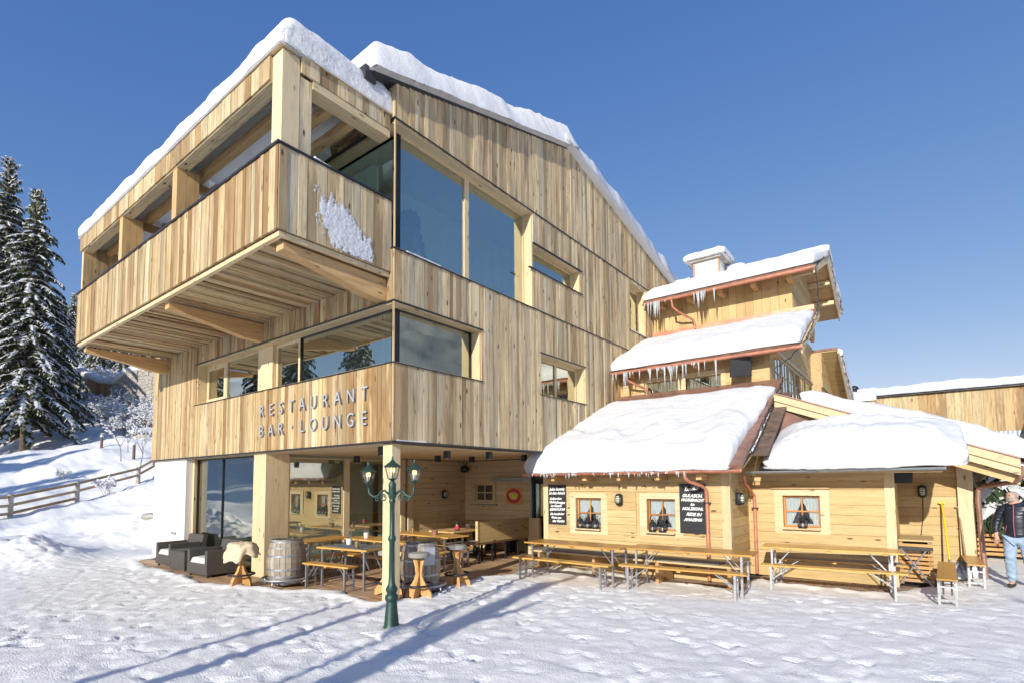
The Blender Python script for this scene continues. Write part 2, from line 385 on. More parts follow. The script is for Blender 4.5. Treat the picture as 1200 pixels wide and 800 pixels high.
def board(name, parent, mat, lo, hi, jit=0.0):
    if mat not in UNIT:
        b_ = MB().box((-.5,-.5,-.5), (.5,.5,.5), 0.0); me = bpy.data.meshes.new('board_'+mat); me.from_pydata(b_.v, [], b_.f); me.materials.append(MATS[mat]); UNIT[mat] = me
    o = bpy.data.objects.new(name, UNIT[mat]); C.objects.link(o); o.parent = parent
    lo = Vector(lo); hi = Vector(hi); o.location = (lo+hi)/2-org(parent); o.scale = hi-lo
    if jit: o.rotation_euler = (0, rng.uniform(-jit, jit), 0)
    return o

def spans(lo, hi, c0, c1, holes):
    """free stretches of [lo,hi] for a strip c0..c1, holes = (strip0, strip1, run0, run1)"""
    out = [(lo, hi)]
    for h in holes:
        if h[0] < (c0+c1)/2 < h[1]:
            nx = []
            for a, b_ in out:
                if h[3] <= a or h[2] >= b_: nx.append((a, b_)); continue
                if h[2] > a: nx.append((a, h[2]))
                if h[3] < b_: nx.append((h[3], b_))
            out = nx
    return [(a, b_) for a, b_ in out if b_-a > 0.02]

def clad(parent, plane, at_, outw, s0, s1, run, holes, mat, orient='v', wid=(0.13, 0.2), near=None, name='board', stuff_name='far_board', breaks=(), th=0.025, seams=0.0, prot=0.012):
    """boards on a wall plane. orient v: strips advance along the wall, run upward; h: strips advance upward, run along the wall"""
    mb = MB(); s = s0; edges = {s0, s1}
    for h in holes: edges.update(e for e in h[:2] if s0 < e < s1)
    edges = sorted(edges); cuts = []
    for e0, e1 in zip(edges[:-1], edges[1:]):
        s = e0
        while s < e1-1e-4:
            w = rng.uniform(*wid); e = s+w
            if e1-e < wid[0]*0.7: e = e1
            cuts.append((s, e)); s = e
    made = []
    for c0, c1 in cuts:
        r0, r1 = run((c0+c1)/2) if callable(run) else run
        hl = list(holes)
        sp = spans(r0, r1, c0, c1, hl)
        sp2 = []
        for a, b_ in sp:
            bs = [a]+[q for q in breaks if a+0.05 < q < b_-0.05]+[b_]
            if seams:
                ext = []
                for p, q in zip(bs[:-1], bs[1:]):
                    ext.append(p)
                    x = p+rng.uniform(0.5, 1.0)*seams
                    while x < q-seams*0.4: ext.append(x); x += rng.uniform(0.7, 1.2)*seams
                bs = ext+[bs[-1]]
            sp2 += list(zip(bs[:-1], bs[1:]))
        for a, b_ in sp2:
            d = rng.uniform(0, prot); g = 0.003
            t0, t1 = (at_, at_+outw*(th+d)); t0, t1 = min(t0, t1), max(t0, t1)
            if orient == 'v': q0, q1 = (c0+g, a+0.001), (c1-g, b_-0.001)
            else: q0, q1 = (a+0.001, c0+g), (b_-0.001, c1-g)
            if plane == 'x': lo, hi = (t0, q0[0], q0[1]), (t1, q1[0], q1[1])
            elif plane == 'y': lo, hi = (q0[0], t0, q0[1]), (q1[0], t1, q1[1])
            else: lo, hi = (q0[0], q0[1], t0), (q1[0], q1[1], t1)
            if near is None or near((c0+c1)/2, (a+b_)/2): board(name, parent, mat, lo, hi)
            else: mb.box(lo, hi)
    if mb.v: mb.build(stuff_name, mat, parent, kind='stuff', recalc=False)

def wall(parent, name, mat, plane, t0, t1, s0, s1, run, holes):
    """solid wall with openings: holes = (s0,s1,z0,z1)"""
    mb = MB(); ed = sorted({s0, s1, *[e for h in holes for e in h[:2] if s0 < e < s1]})
    for a, b_ in zip(ed[:-1], ed[1:]):
        n_ = 1 if not callable(run) else max(1, int((b_-a)/0.5))
        for i in range(n_):
            c0 = a+(b_-a)*i/n_; c1 = a+(b_-a)*(i+1)/n_
            r = run((c0+c1)/2) if callable(run) else run
            if callable(run): r = (r[0], min(run(c0)[1], run(c1)[1]))
            for p, q in spans(r[0], r[1], c0, c1, holes):
                mb.box((t0, c0, p), (t1, c1, q)) if plane == 'x' else mb.box((c0, t0, p), (c1, t1, q))
    return mb.build(name, mat, parent)

def vbox(plane, t0, t1, a0, a1, z0, z1):
    t0, t1 = min(t0, t1), max(t0, t1)
    return ((t0, a0, z0), (t1, a1, z1)) if plane == 'x' else ((a0, t0, z0), (a1, t1, z1))
def window(parent, plane, t, outw, a0, a1, z0, z1, cols, rows, fmat, gmat, fw_=0.05, mw=0.03, dep=0.06, name='window'):
    """frame with glazing bars; each pane a child. t = outer face of the frame"""
    mb = MB(); ti = t-outw*dep
    def bx(x0, x1, y0, y1, p=0.0): mb.box(*vbox(plane, ti, t+outw*p, x0, x1, y0, y1))
    if fw_ > 0:
        bx(a0, a1, z0, z0+fw_); bx(a0, a1, z1-fw_, z1); bx(a0, a0+fw_, z0+fw_, z1-fw_); bx(a1-fw_, a1, z0+fw_, z1-fw_)
    cx = [a0+fw_]+[c for c in cols]+[a1-fw_]; cz = [z0+fw_]+[c for c in rows]+[z1-fw_]
    for c in cols: bx(c-mw/2, c+mw/2, z0+fw_, z1-fw_, -0.004)
    for c in rows: bx(a0+fw_, a1-fw_, c-mw/2, c+mw/2, -0.008)
    if not mb.v: fr = root('window', None, None); fr.parent = parent
    else: fr = mb.build(name, fmat, parent)
    tg = t-outw*dep*0.6
    for i in range(len(cx)-1):
        for j in range(len(cz)-1):
            x0 = cx[i]+(mw/2 if i else 0); x1 = cx[i+1]-(mw/2 if i < len(cx)-2 else 0)
            y0 = cz[j]+(mw/2 if j else 0); y1 = cz[j+1]-(mw/2 if j < len(cz)-2 else 0)
            g = MB().box(*vbox(plane, tg-0.006, tg+0.006, x0, x1, y0, y1)); g.build('pane', gmat, fr)
    return fr

def slab(q, T, seed=0, R_=0.25, nu=40, nv=24, rough=0.05, wob=0.05, tf=None, bot=0.0, bulge=0.06, sag=None):
    """a rounded blanket of snow on the quad q = P00,P10,P11,P01 (u along first edge)"""
    P = [np.array(p, float) for p in q]
    Lu = np.linalg.norm(P[1]-P[0]); Lv = np.linalg.norm(P[3]-P[0])
    def sp(n): t = np.linspace(0, 1, n); return 0.5*(1-np.cos(np.pi*t))*0.55+t*0.45
    U, V = np.meshgrid(sp(nu), sp(nv), indexing='ij')
    base = (P[0][None,None]*((1-U)*(1-V))[...,None]+P[1][None,None]*(U*(1-V))[...,None]+P[2][None,None]*(U*V)[...,None]+P[3][None,None]*((1-U)*V)[...,None])
    eu = np.minimum(U, 1-U)*Lu; ev = np.minimum(V, 1-V)*Lv
    f = lambda e: (1-(1-np.clip(e/R_, 0, 1))**2.6)**(1/2.6)
    h = f(eu)*f(ev)
    X, Y = base[...,0], base[...,1]
    TT = T*np.ones_like(U) if tf is None else T*tf(U, V)
    ns = fbm(X*1.3+seed*3.1, Y*1.3-seed, seed, 4)
    hh = h*(TT*(1+0.5*ns)+rough*2*fbm(X*5, Y*5, seed+5, 3))
    # outline wobble and overhang
    du = (P[1]-P[0])/Lu; dv = (P[3]-P[0])/Lv
    wu = (fbm(Y*1.9+seed, base[...,2]*1.9+X*0.3, seed+9, 4))*wob*2.2; wv = (fbm(X*1.9+seed, Y*0.5, seed+13, 4))*wob*2.2
    edge = np.exp(-np.minimum(eu, ev)/(R_*0.8))
    bl = np.sin(np.clip(hh/np.maximum(TT, 1e-3), 0, 1)*np.pi)*bulge
    sgu = np.where(U < 0.5, -1, 1); sgv = np.where(V < 0.5, -1, 1)
    au = np.exp(-eu/(R_*0.6)); av = np.exp(-ev/(R_*0.6))
    off = (sgu*au*(bl+wu))[...,None]*du+(sgv*av*(bl+wv))[...,None]*dv
    top = base+off; top[...,2] += hh
    B = base+off*1.0
    if sag is not None: B[...,2] -= sag(U, V, X, Y)*np.clip(np.minimum(eu, ev)/0.1, 0, 1)
    B[...,2] += bot
    mb = MB(); n = nu*nv; vs = top.reshape(-1, 3).tolist()+B.reshape(-1, 3).tolist(); fs = []
    for i in range(nu-1):
        for j in range(nv-1):
            a = i*nv+j; fs.append((a, a+nv, a+nv+1, a+1)); fs.append((n+a, n+a+1, n+a+nv+1, n+a+nv))
    ring = [(i, 0) for i in range(nu)]+[(nu-1, j) for j in range(1, nv)]+[(i, nv-1) for i in range(nu-2, -1, -1)]+[(0, j) for j in range(nv-2, 0, -1)]
    ids = [i*nv+j for i, j in ring]
    for a, b_ in zip(ids, ids[1:]+ids[:1]): fs.append((b_, a, n+a, n+b_))
    mb.add(vs, fs); return mb
def snow(name, label, mb, mat='snow', group=None):
    return mb.build(name, mat, None, smooth=True, kind='stuff', label=label, cat='snow', group=group)

def icicles(label, a, b, n, lmin, lmax, seed, clusters=None):
    r = random.Random(seed); mb = MB(); a = Vector(a); b = Vector(b)
    for i in range(n):
        t = r.random() if not clusters else max(0, min(1, r.gauss(*r.choice(clusters))))
        p = a.lerp(b, t); L = lmin+(lmax-lmin)*r.random()**2.2; w = 0.012+0.014*r.random()+L*0.02
        p = p+Vector((0, r.uniform(-.03, .03), 0))
        mb.tube([p+Vector((0, 0, 0.03)), p+Vector((r.uniform(-.004, .004), 0, -L*0.45)), p+Vector((0, 0, -L))], [w, w*0.6, 0.002], 5)
    mb.build('icicles', 'ice', None, smooth=True, kind='stuff', label=label, cat='icicles')
# ------------------------------------------------------------------ ground
CP = []
for x in (-17, -14, -10, -6, -2, 2, 6, 12, 20):
    for y in (-10, -5, 0, 4, 8): CP.append((x, y, 0.0))
for x in (-16, -10, -4, 2, 8, 16):
    for y in (14, 20, 27): CP.append((x, y, 0.0 if x > -15 else 0.4))
CP += [(-19, 4.2, 0.05), (-21, 3.2, 0.05), (-24, 2, 0.1), (-24, -4, 0.1), (-30, 0, 0.2), (-30, -8, 0.6),
  (-20, 6.6, 0.15), (-22, 8, 0.7), (-19, 9, 0.8), (-28.7, 5.9, 0.2), (-30.1, 7.3, 0.45), (-30.9, 9.2, 0.85), (-26, 8.2, 0.8), (-24, 10, 1.5), (-20, 12, 1.7), (-20, 18, 2.5),
  (-34.2, 5.4, 0.55), (-35.3, 8.2, 1.35), (-38.7, 11.9, 2.05), (-34, 11, 1.9), (-30, 12, 2.1), (-39.4, 12.9, 2.4), (-44.9, 10.8, 3.5), (-45.4, 6.7, 2.5), (-54.5, 10.9, 5.2), (-59.6, 10.7, 5.3),
  (-65, 9.8, 6.0), (-64.6, 10.5, 7.0), (-60.3, 16.3, 7.6), (-72, 19.4, 11.5), (-73.9, 15.7, 10.3), (-66, 21.5, 9.6), (-72, 12, 8.8), (-90, 20, 16.4), (-112, 25, 23), (-50, 2, 2.4), (-60, -5, 4.5), (-80, 0, 9),
  (-45, 20, 5), (-60, 35, 12), (-40, 40, 8), (-20, 45, 3), (10, 45, 1), (40, 40, 2), (60, 10, 1), (40, -10, 1), (-60, -20, 7), (-45, -40, 8), (-20, -40, 3), (0, -40, 2), (25, -40, 3), (-30, -18, 2.0), (-10, -20, .4), (10, -20, .4),
  (-110, -20, 20), (-100, -70, 22), (-40, -100, 10), (0, -110, 8), (50, -100, 14), (120, -40, 15), (130, 60, 12), (60, 130, 12), (-20, 130, 20), (-100, 110, 35), (-160, 30, 38)]
for k in range(16):
    a = 2*math.pi*k/16; x, y = math.cos(a)*420, math.sin(a)*420
    CP.append((x, y, 38+25*max(0, -math.cos(a)) if y > -200 or x < -200 else 22))
CP = np.array(CP, float)
def _phi(r2): return 0.5*r2*np.log(r2+1e-9)
_n = len(CP); _K = _phi(((CP[:,None,:2]-CP[None,:,:2])**2).sum(-1)); _P = np.c_[np.ones(_n), CP[:,:2]]
_A = np.block([[_K+np.eye(_n)*0.5, _P], [_P.T, np.zeros((3, 3))]]); _w = np.linalg.solve(_A, np.r_[CP[:,2], 0, 0, 0])
def smooth(a, b, x): t = np.clip((x-a)/(b-a), 0, 1); return t*t*(3-2*t)
DECK = [(-17.3, 6.0), (-16.8, 5.25), (-15.3, 4.95), (-13.0, 4.93), (-11.6, 4.9), (-10.3, 5.2), (-9.6, 5.5), (-8.7, 5.85), (-7.9, 5.85), (-7.35, 5.75), (-7.0, 6.3), (-7.25, 7.2), (-7.45, 8.2), (-7.1, 9.6), (-6.9, 10.6), (-2.7, 10.3), (-2.75, 11.5), (-2.3, 11.35), (-0.4, 11.45), (-0.2, 12.3), (0.5, 13.3), (0.7, 14.2), (-3, 14.4), (-17.3, 14.4)]
def sdf_poly(x, y, poly):
    d = np.full(x.shape, 1e9); ins = np.zeros(x.shape, bool); n = len(poly)
    for i in range(n):
        ax, ay = poly[i]; bx, by = poly[(i+1) % n]; ex, ey = bx-ax, by-ay
        t = np.clip(((x-ax)*ex+(y-ay)*ey)/(ex*ex+ey*ey), 0, 1)
        d = np.minimum(d, np.hypot(x-ax-t*ex, y-ay-t*ey))
        c = ((ay > y) != (by > y)) & (x < (bx-ax)*(y-ay)/((by-ay) if by != ay else 1e-9)+ax); ins ^= c
    return np.where(ins, -d, d)
def ground(x, y, detail=True):
    x = np.asarray(x, float); y = np.asarray(y, float); sh = x.shape; xf = x.ravel(); yf = y.ravel(); z = np.empty(xf.shape)
    for i in range(0, len(xf), 20000):
        a, b_ = xf[i:i+20000], yf[i:i+20000]
        z[i:i+20000] = _phi((a[:,None]-CP[None,:,0])**2+(b_[:,None]-CP[None,:,1])**2)@_w[:_n]+_w[_n]+_w[_n+1]*a+_w[_n+2]*b_
    z = z.reshape(sh)
    flatc = smooth(0, 3, np.minimum.reduce([x+18.2, 9-x, y+9, 15-y])); z = z*(1-flatc)
    far = smooth(20, 60, np.hypot(x+6, y-4)); left = smooth(-17.5, -22, x)
    z = z+far*fbm(x/14, y/14, 3, 4)*3.0+left*(fbm(x/3.0, y/3.0, 4, 4)*0.95+fbm(x/0.9, y/0.9, 14, 3)*0.18)
    # shovelled heaps beside the courtyard
    for cx, cy, sx, sy, hh in ((-19.5, 3.6, 2.2, 0.8, 0.42), (-22.5, 2.4, 2.0, 0.9, 0.55), (-25.5, 1.8, 2.4, 1.2, 0.7), (-20.5, 1.2, 0.8, 0.5, 0.15), (-22.3, 7.4, 1.6, 1.2, 0.25), (-24.8, 8.2, 1.5, 1.0, 0.3), (-20.5, 8.0, 1.5, 1.0, 0.3)):
        z = z+hh*np.exp(-((x-cx)/sx)**2-((y-cy)/sy)**2)*(1+0.9*fbm(x*1.8, y*1.8, 31, 4)+0.5*fbm(x*6, y*6, 33, 3))
    if detail:
        near = smooth(34, 20, np.hypot(x+6, y-4))
        tr = fbm(x/0.9, y/0.9, 5, 3)*0.022+fbm(x/0.24, y/0.18, 6, 4, 0.7)*0.036
        pits = np.clip(vn(x/0.15+3, y/0.21, 8)-0.60, 0, 1)*0.075*vn(x/1.3, y/1.3, 9)*1.5
        rut = np.abs(fbm(x/1.6+0.35*y, y/2.6-x*0.3, 15, 3))*0.035
        z = z+near*(tr-pits+rut+0.01)
        d = sdf_poly(x, y, DECK)+fbm(x/0.5, y/0.5, 21, 4)*0.42
        core = smooth(0.05, -0.12, d)
        z = z*(1-core)+core*(-0.10)
        lip = np.exp(-((d-0.16)/0.13)**2)*0.035*(1+fbm(x/0.15, y/0.15, 23, 2)); z = z+lip*near
        z = z-0.05*smooth(0.3, 0.0, np.abs(y-14.9))*(x > -3)*0
    return z
def gz(x, y): return float(ground(np.array([x]), np.array([y]), False)[0])
def axis_pts(segs):
    out = [segs[0][0]]
    for a, b_, s_ in segs: out += list(np.linspace(a, b_, max(2, int(round((b_-a)/s_))+1))[1:])
    return np.array(out)
def growing(a, b_, s0, g):
    out = []; x = a; s_ = s0; sg = 1 if b_ > a else -1
    while (b_-x)*sg > 0: x += s_*sg; s_ *= g; out.append(x)
    return out
gx = np.r_[growing(-17.8, -700, 0.10, 1.022)[::-1], np.arange(-17.8, 3.0, 0.05), growing(3.0, 700, 0.06, 1.07)]
gy = np.r_[growing(-0.2, -700, 0.06, 1.09)[::-1], np.arange(-0.2, 15.0, 0.055), growing(15.0, 700, 0.10, 1.045)]
GX, GY = np.meshgrid(gx, gy, indexing='ij'); GZ = ground(GX, GY)
# boot prints pressed into the trodden snow, and a few ski grooves
def press(x, y, ang, la, lb, dep):
    i0, i1 = np.searchsorted(gx, (x-.35, x+.35)); j0, j1 = np.searchsorted(gy, (y-.35, y+.35))
    if i1-i0 < 2 or j1-j0 < 2: return
    dx = GX[i0:i1, j0:j1]-x; dy = GY[i0:i1, j0:j1]-y; u = dx*math.cos(ang)+dy*math.sin(ang); v = -dx*math.sin(ang)+dy*math.cos(ang)
    q = (u/la)**2+(v/lb)**2; GZ[i0:i1, j0:j1] += -dep*np.exp(-q**2)+dep*0.45*np.exp(-((np.sqrt(q)-1.45)/0.28)**2)
rp = random.Random(77)
for k in range(130):
    x, y, a = rp.uniform(-17, 2), rp.uniform(0, 10), rp.uniform(0, 6.28); n_ = rp.randint(5, 16)
    for i in range(n_):
        a += rp.uniform(-.12, .12); x += .62*math.cos(a); y += .62*math.sin(a); s_ = .11 if i % 2 else -.11
        if float(sdf_poly(np.array([x]), np.array([y]), DECK)[0]) > .3: press(x-s_*math.sin(a), y+s_*math.cos(a), a+rp.uniform(-.2, .2), .14, .055, rp.uniform(.014, .034))
for k in range(5):
    x, y, a = rp.uniform(-14, 0), rp.uniform(1, 6), rp.uniform(-.5, .5)+(1.2 if k % 2 else 2.6)
    for i in range(60):
        a += rp.uniform(-.02, .02); x += .12*math.cos(a); y += .12*math.sin(a)
        if -17 < x < 2.5 and 0 < y < 9 and float(sdf_poly(np.array([x]), np.array([y]), DECK)[0]) > .3: press(x, y, a, .12, .04, .010)
nx_, ny_ = GX.shape
me = bpy.data.meshes.new('ground'); me.vertices.add(nx_*ny_)
me.vertices.foreach_set('co', np.stack([GX, GY, GZ], -1).reshape(-1).astype(np.float32))
ii, jj = np.meshgrid(np.arange(nx_-1), np.arange(ny_-1), indexing='ij'); a = (ii*ny_+jj).reshape(-1)
quads = np.stack([a, a+ny_, a+ny_+1, a+1], -1).astype(np.int32)
me.loops.add(quads.size); me.loops.foreach_set('vertex_index', quads.reshape(-1))
me.polygons.add(len(quads)); me.polygons.foreach_set('loop_start', np.arange(0, quads.size, 4, dtype=np.int32)); 
me.polygons.foreach_set('use_smooth', np.ones(len(quads), bool)); me.update(calc_edges=True); me.validate()
me.materials.append(MATS['snow_ground'])
g_ = bpy.data.objects.new('snowy_ground', me); C.objects.link(g_); g_['kind'] = 'structure'

# terrace floor: boards run along x, recessed joints
tf = MB().box((-17.4, 4.6, -0.075), (1.0, 14.5, -0.045)).build('terrace', 'interior_dark', None, kind='structure', base=False)
y = 4.7; k = 0
dk = MB()
while y < 12.4:
    x = -17.3+rng.uniform(0, 2)
    while x < -7.0:
        e = min(-6.9, x+rng.uniform(2.2, 3.6)); lo, hi = (x+0.003, y+0.004, -0.045), (e-0.003, y+0.136, -0.018+rng.uniform(0, 0.004))
        if y < 8.4 and -13.5 < (x+e)/2: board('floor_board', tf, 'wood_deck_x', lo, hi)
        else: dk.box(lo, hi)
        x = e
    y += 0.14
dk.build('far_floor_boards', 'wood_deck_x', tf, kind='stuff', recalc=False)
# stone pavers before the chalet
pm = None
for i in range(24):
    for j in range(7):
        x0 = -7.0+i*0.30+(0.15 if j % 2 else 0); y0 = 10.05+j*0.21+(1.05 if x0 > -2.95 else 0)
        if x0 > -0.2 and j > 6: continue
        board('paver', tf, 'paver', (x0+.006, y0+.006, -0.045), (x0+.292, y0+.202, -0.016+rng.uniform(0, 0.008)))

# ------------------------------------------------------------------ main building
X1, X0, Y0, Y1 = -7.05, -17.8, 5.85, 20.0
def roofz(y): return 9.05+(y-5.75)*0.3 if y < 11.7 else 10.835-(y-11.7)*0.233
mbd = root('timber_clad_restaurant', 'large modern restaurant building clad in vertical timber boards with jutting upper balcony', 'building', (-12.4, 9, 0))
HG = [(5.85, 8.10, 4.05, 5.12), (5.85, 9.97, 6.05, 8.36), (9.96, 12.15, 7.0, 7.62), (10.25, 12.32, 4.05, 5.05), (15.25, 16.42, 6.72, 8.28)]
wall(mbd, 'gable_wall', 'interior', 'x', X1-0.20, X1, Y0+0.20, Y1, lambda y: ((2.74 if y < 10.9 else 0.0), roofz(y)-0.14), HG+[(5.85, 6.06, 4.05, 5.12), (5.85, 6.06, 6.05, 8.36)])
clad(mbd, 'x', X1, 1, Y0-0.025, Y1, lambda y: ((2.72 if y < 10.88 else 1.9), roofz(y)-0.065), HG, 'wood_old_z', 'v', (0.075, 0.165), near=lambda s, z: s < 9.9 and z > 2.6, name='cladding_board', stuff_name='far_cladding', breaks=(6.035, 8.375), seams=0)
HF = [(-14.86, -7.05, 4.05, 5.12)]
wall(mbd, 'front_wall', 'interior', 'y', Y0, Y0+0.20, X0, X1, (2.74, 6.03), HF)
wall(mbd, 'front_wall', 'interior', 'y', Y0+0.02, Y0+0.22, X0, -12.2, (6.03, 8.38), [])
wall(mbd, 'front_wall', 'interior', 'y', Y0, Y0+0.20, X0, X1, (8.38, 8.98), [])
clad(mbd, 'y', Y0, -1, X0, X1+0.025, lambda x: (2.72, 5.60 if x < -7.22 else 6.03), HF, 'wood_new_z', 'v', (0.075, 0.16), near=lambda s, z: s > -15.5 and z < 5.2 or s > -13.5, name='cladding_board')
clad(mbd, 'y', Y0, -1, X0, -17.05, (5.6, 8.9), [], 'wood_new_z', 'v', name='cladding_board', near=lambda s, z: False)
clad(mbd, 'y', Y0+0.02, -1, -17.05, -12.2, (5.6, 8.38), [], 'wood_old_z', 'v', near=lambda s, z: False, stuff_name='balcony_back_cladding')
clad(mbd, 'y', Y0, -1, -17.05, X1+0.025, (8.39, 8.98), [], 'wood_old_z', 'v', near=lambda s, z: s > -10.5, name='cladding_board', stuff_name='far_cladding')
MB().box((X0, Y0+.3, 0), (X0+0.2, Y1, 8.7)).box((X0+.2, Y1-0.2, 0), (X1-.25, Y1, 8.6)).build('rear_wall', 'wood_new_z', mbd)
# floors, ceilings and cores seen through the glass
MB().box((X0+.25, Y0+.25, 2.74), (X1-.26, Y1-.3, 2.95)).box((X0+.25, Y0+.25, 5.30), (X1-.26, Y1-.3, 5.75)).box((X0+.25, Y0+.26, 8.40), (X1-.26, Y1-.3, 8.6)).build('floor_slab', 'interior', mbd)
MB().box((-16.5, 9.8, 2.96), (-10.2, 19.5, 5.29)).box((-16.5, 11.0, 5.76), (-11.0, 19.4, 8.39)).build('inner_wall', 'interior', mbd)
# light reveals round the recessed glazing
for (a0, a1, z0, z1) in HG:
    c = 0.235; s0_ = max(a0, Y0+0.001)
    parts_ = [((X1-c, a1-0.035, z0+.002), (X1+0.012, a1-0.001, z1-.002)), ((X1-c, s0_, z1-0.035), (X1+0.008, a1-0.036, z1-.002)), ((X1-c, s0_, z0+0.002), (X1+0.008, a1-0.036, z0+0.03))]
    if a0 > 6: parts_.append(((X1-c, a0+0.001, z0+.031), (X1+0.012, a0+0.035, z1-.036)))
    for lo, hi in parts_: MB().box(lo, hi).build('reveal_board', 'wood_light_z' if hi[2]-lo[2] > .3 else 'wood_light_y', mbd)
for lo, hi in (((-14.86, Y0-0.012, 4.052), (-14.82, Y0+0.22, 5.118)), ((-14.819, Y0-0.010, 5.085), (X1-0.24, Y0+0.22, 5.118)), ((-14.819, Y0-0.010, 4.052), (X1-0.24, Y0+0.22, 4.08)), ((-12.2, Y0-0.01, 8.30), (X1-.24, Y0+.24, 8.357))):
    MB().box(lo, hi).build('reveal_board', 'wood_light_x', mbd)
# dark flashings at storey lines and edges
fl = MB()
fl.box((X1+0.001, Y0-0.06, 8.363), (X1+0.055, 18.7, 8.381)); fl.box((-12.2, Y0-0.062, 8.364), (X1, Y0-0.001, 8.380))
fl.box((X1+0.001, Y0-0.05, 6.033), (X1+0.055, 16.5, 6.050)); fl.box((-7.30, Y0-0.052, 6.034), (X1, Y0-0.001, 6.049))
fl.box((X1+0.001, Y0-0.055, 5.112), (X1+0.055, 8.15, 5.128)); fl.box((-14.95, Y0-0.057, 5.113), (X1, Y0-0.001, 5.127))
fl.box((X1+0.001, Y0-0.055, 4.046), (X1+0.05, 8.15, 4.062)); fl.box((-14.95, Y0-0.057, 4.047), (X1, Y0-0.001, 4.061))
fl.box((X1-.3, Y0-0.06, 2.690), (X1+0.045, 10.9, 2.716)); fl.box((X0-.04, Y0-0.058, 2.691), (X1-.301, Y0+.02, 2.715))
fl.box((X1+0.001, 10.2, 5.048), (X1+0.05, 12.4, 5.064)); fl.box((X1+0.001, 10.2, 4.044), (X1+0.05, 12.4, 4.06))
fl.box((X1+0.001, 9.97, 7.615), (X1+0.06, 12.25, 7.635)); fl.box((X1+0.001, 9.8, 6.985), (X1+0.06, 12.25, 7.003)); fl.box((X1+0.001, 15.15, 6.705), (X1+0.05, 16.5, 6.72))
fl.box((X1+0.001, 10.87, 2.71), (X1+0.035, 10.895, 4.05))
fl.build('flashing', 'rail_cap', mbd)
# glazing
GXP = X1-0.235
def fixed(a0, a1, z0, z1, plane, t, outw, post=(), gm='glass', fm='wood_light_z', fwid=0.035): return window(mbd, plane, t, outw, a0, a1, z0, z1, post, (), fm, gm, fwid, 0.10, 0.06)
window(mbd, 'x', GXP+0.03, 1, 6.08, 9.93, 6.08, 8.325, (7.93,), (), 'wood_light_z', 'glass', 0.03, 0.13, 0.07)
window(mbd, 'y', Y0+0.20, -1, -12.2, -7.30, 6.08, 8.32, (-9.9,), (), 'dark_metal', 'glass_clear', 0.02, 0.05, 0.06)
for k_ in range(3): board('eave_plank', mbd, 'wood_old_x', (-16.9, 5.50+k_*.105, 8.50), (X1-.2, 5.60+k_*.105, 8.53))
window(mbd, 'x', GXP+0.03, 1, 6.08, 8.06, 4.085, 5.084, (), (), 'dark_metal', 'glass', 0.02, 0.1, 0.06)
window(mbd, 'x', GXP+0.03, 1, 10.0, 12.1, 7.03, 7.58, (), (), 'wood_light_z', 'glass', 0.05, 0.1, 0.06)
window(mbd, 'x', GXP+0.03, 1, 10.29, 12.28, 4.08, 5.01, (11.25,), (), 'wood_light_z', 'glass', 0.06, 0.10, 0.06)
window(mbd, 'x', GXP+0.03, 1, 15.29, 16.38, 6.75, 8.24, (), (), 'wood_light_z', 'glass', 0.1, 0.1, 0.06)
window(mbd, 'y', Y0+0.20, -1, -14.80, -13.70, 4.085, 5.084, (), (), 'wood_light_z', 'glass', 0.13, 0.1, 0.06)
window(mbd, 'y', Y0+0.20, -1, -13.68, -11.95, 4.085, 5.084, (), (), 'wood_light_z', 'glass', 0.035, 0.1, 0.06)
MB().box((-11.94, Y0+0.12, 4.082), (-11.30, Y0+0.215, 5.084)).build('window_post', 'wood_light_z', mbd)
window(mbd, 'y', Y0+0.20, -1, -11.29, -10.32, 4.085, 5.084, (), (), 'wood_light_z', 'glass', 0.07, 0.1, 0.06)
window(mbd, 'y', Y0+0.20, -1, -10.31, -7.30, 4.085, 5.084, (), (), 'dark_metal', 'glass', 0.02, 0.1, 0.06)
MB().box((-7.34, Y0+.19, 4.082), (-7.25, Y0+.30, 5.084)).box((-7.34, Y0+.19, 6.052), (-7.25, Y0+.30, 8.32)).build('corner_post', 'dark_metal', mbd)
def drape(pts0, pts1, z0, z1, n=60):
    vs = []; a_ = Vector(pts0); b_ = Vector(pts1); d_ = (b_-a_).normalized(); nn = Vector((-d_.y, d_.x, 0))
    for i in range(n+1): p = a_.lerp(b_, i/n)+nn*.035*math.sin(i*1.25); vs += [(p.x, p.y, z0), (p.x, p.y, z1)]
    MB().add(vs, [(2*i, 2*i+2, 2*i+3, 2*i+1) for i in range(n)]).build('inner_curtain', 'curtain', mbd, smooth=True, recalc=False)
drape((-12.1, 6.42, 0), (-8.2, 6.42, 0), 5.76, 8.38); drape((-8.75, 7.4, 0), (-8.75, 12.1, 0), 5.76, 8.38); drape((-8.6, 6.8, 0), (-8.6, 8.3, 0), 2.96, 5.28)
# soffit over the terrace
clad(mbd, 'z', 2.70, -1, Y0+0.02, 12.45, (X0+.05, X1-.31), [], 'wood_light_x', 'h', (0.12, 0.15), near=lambda s, z: False, stuff_name='soffit_boarding', seams=2.5, th=0.02, prot=0.003)
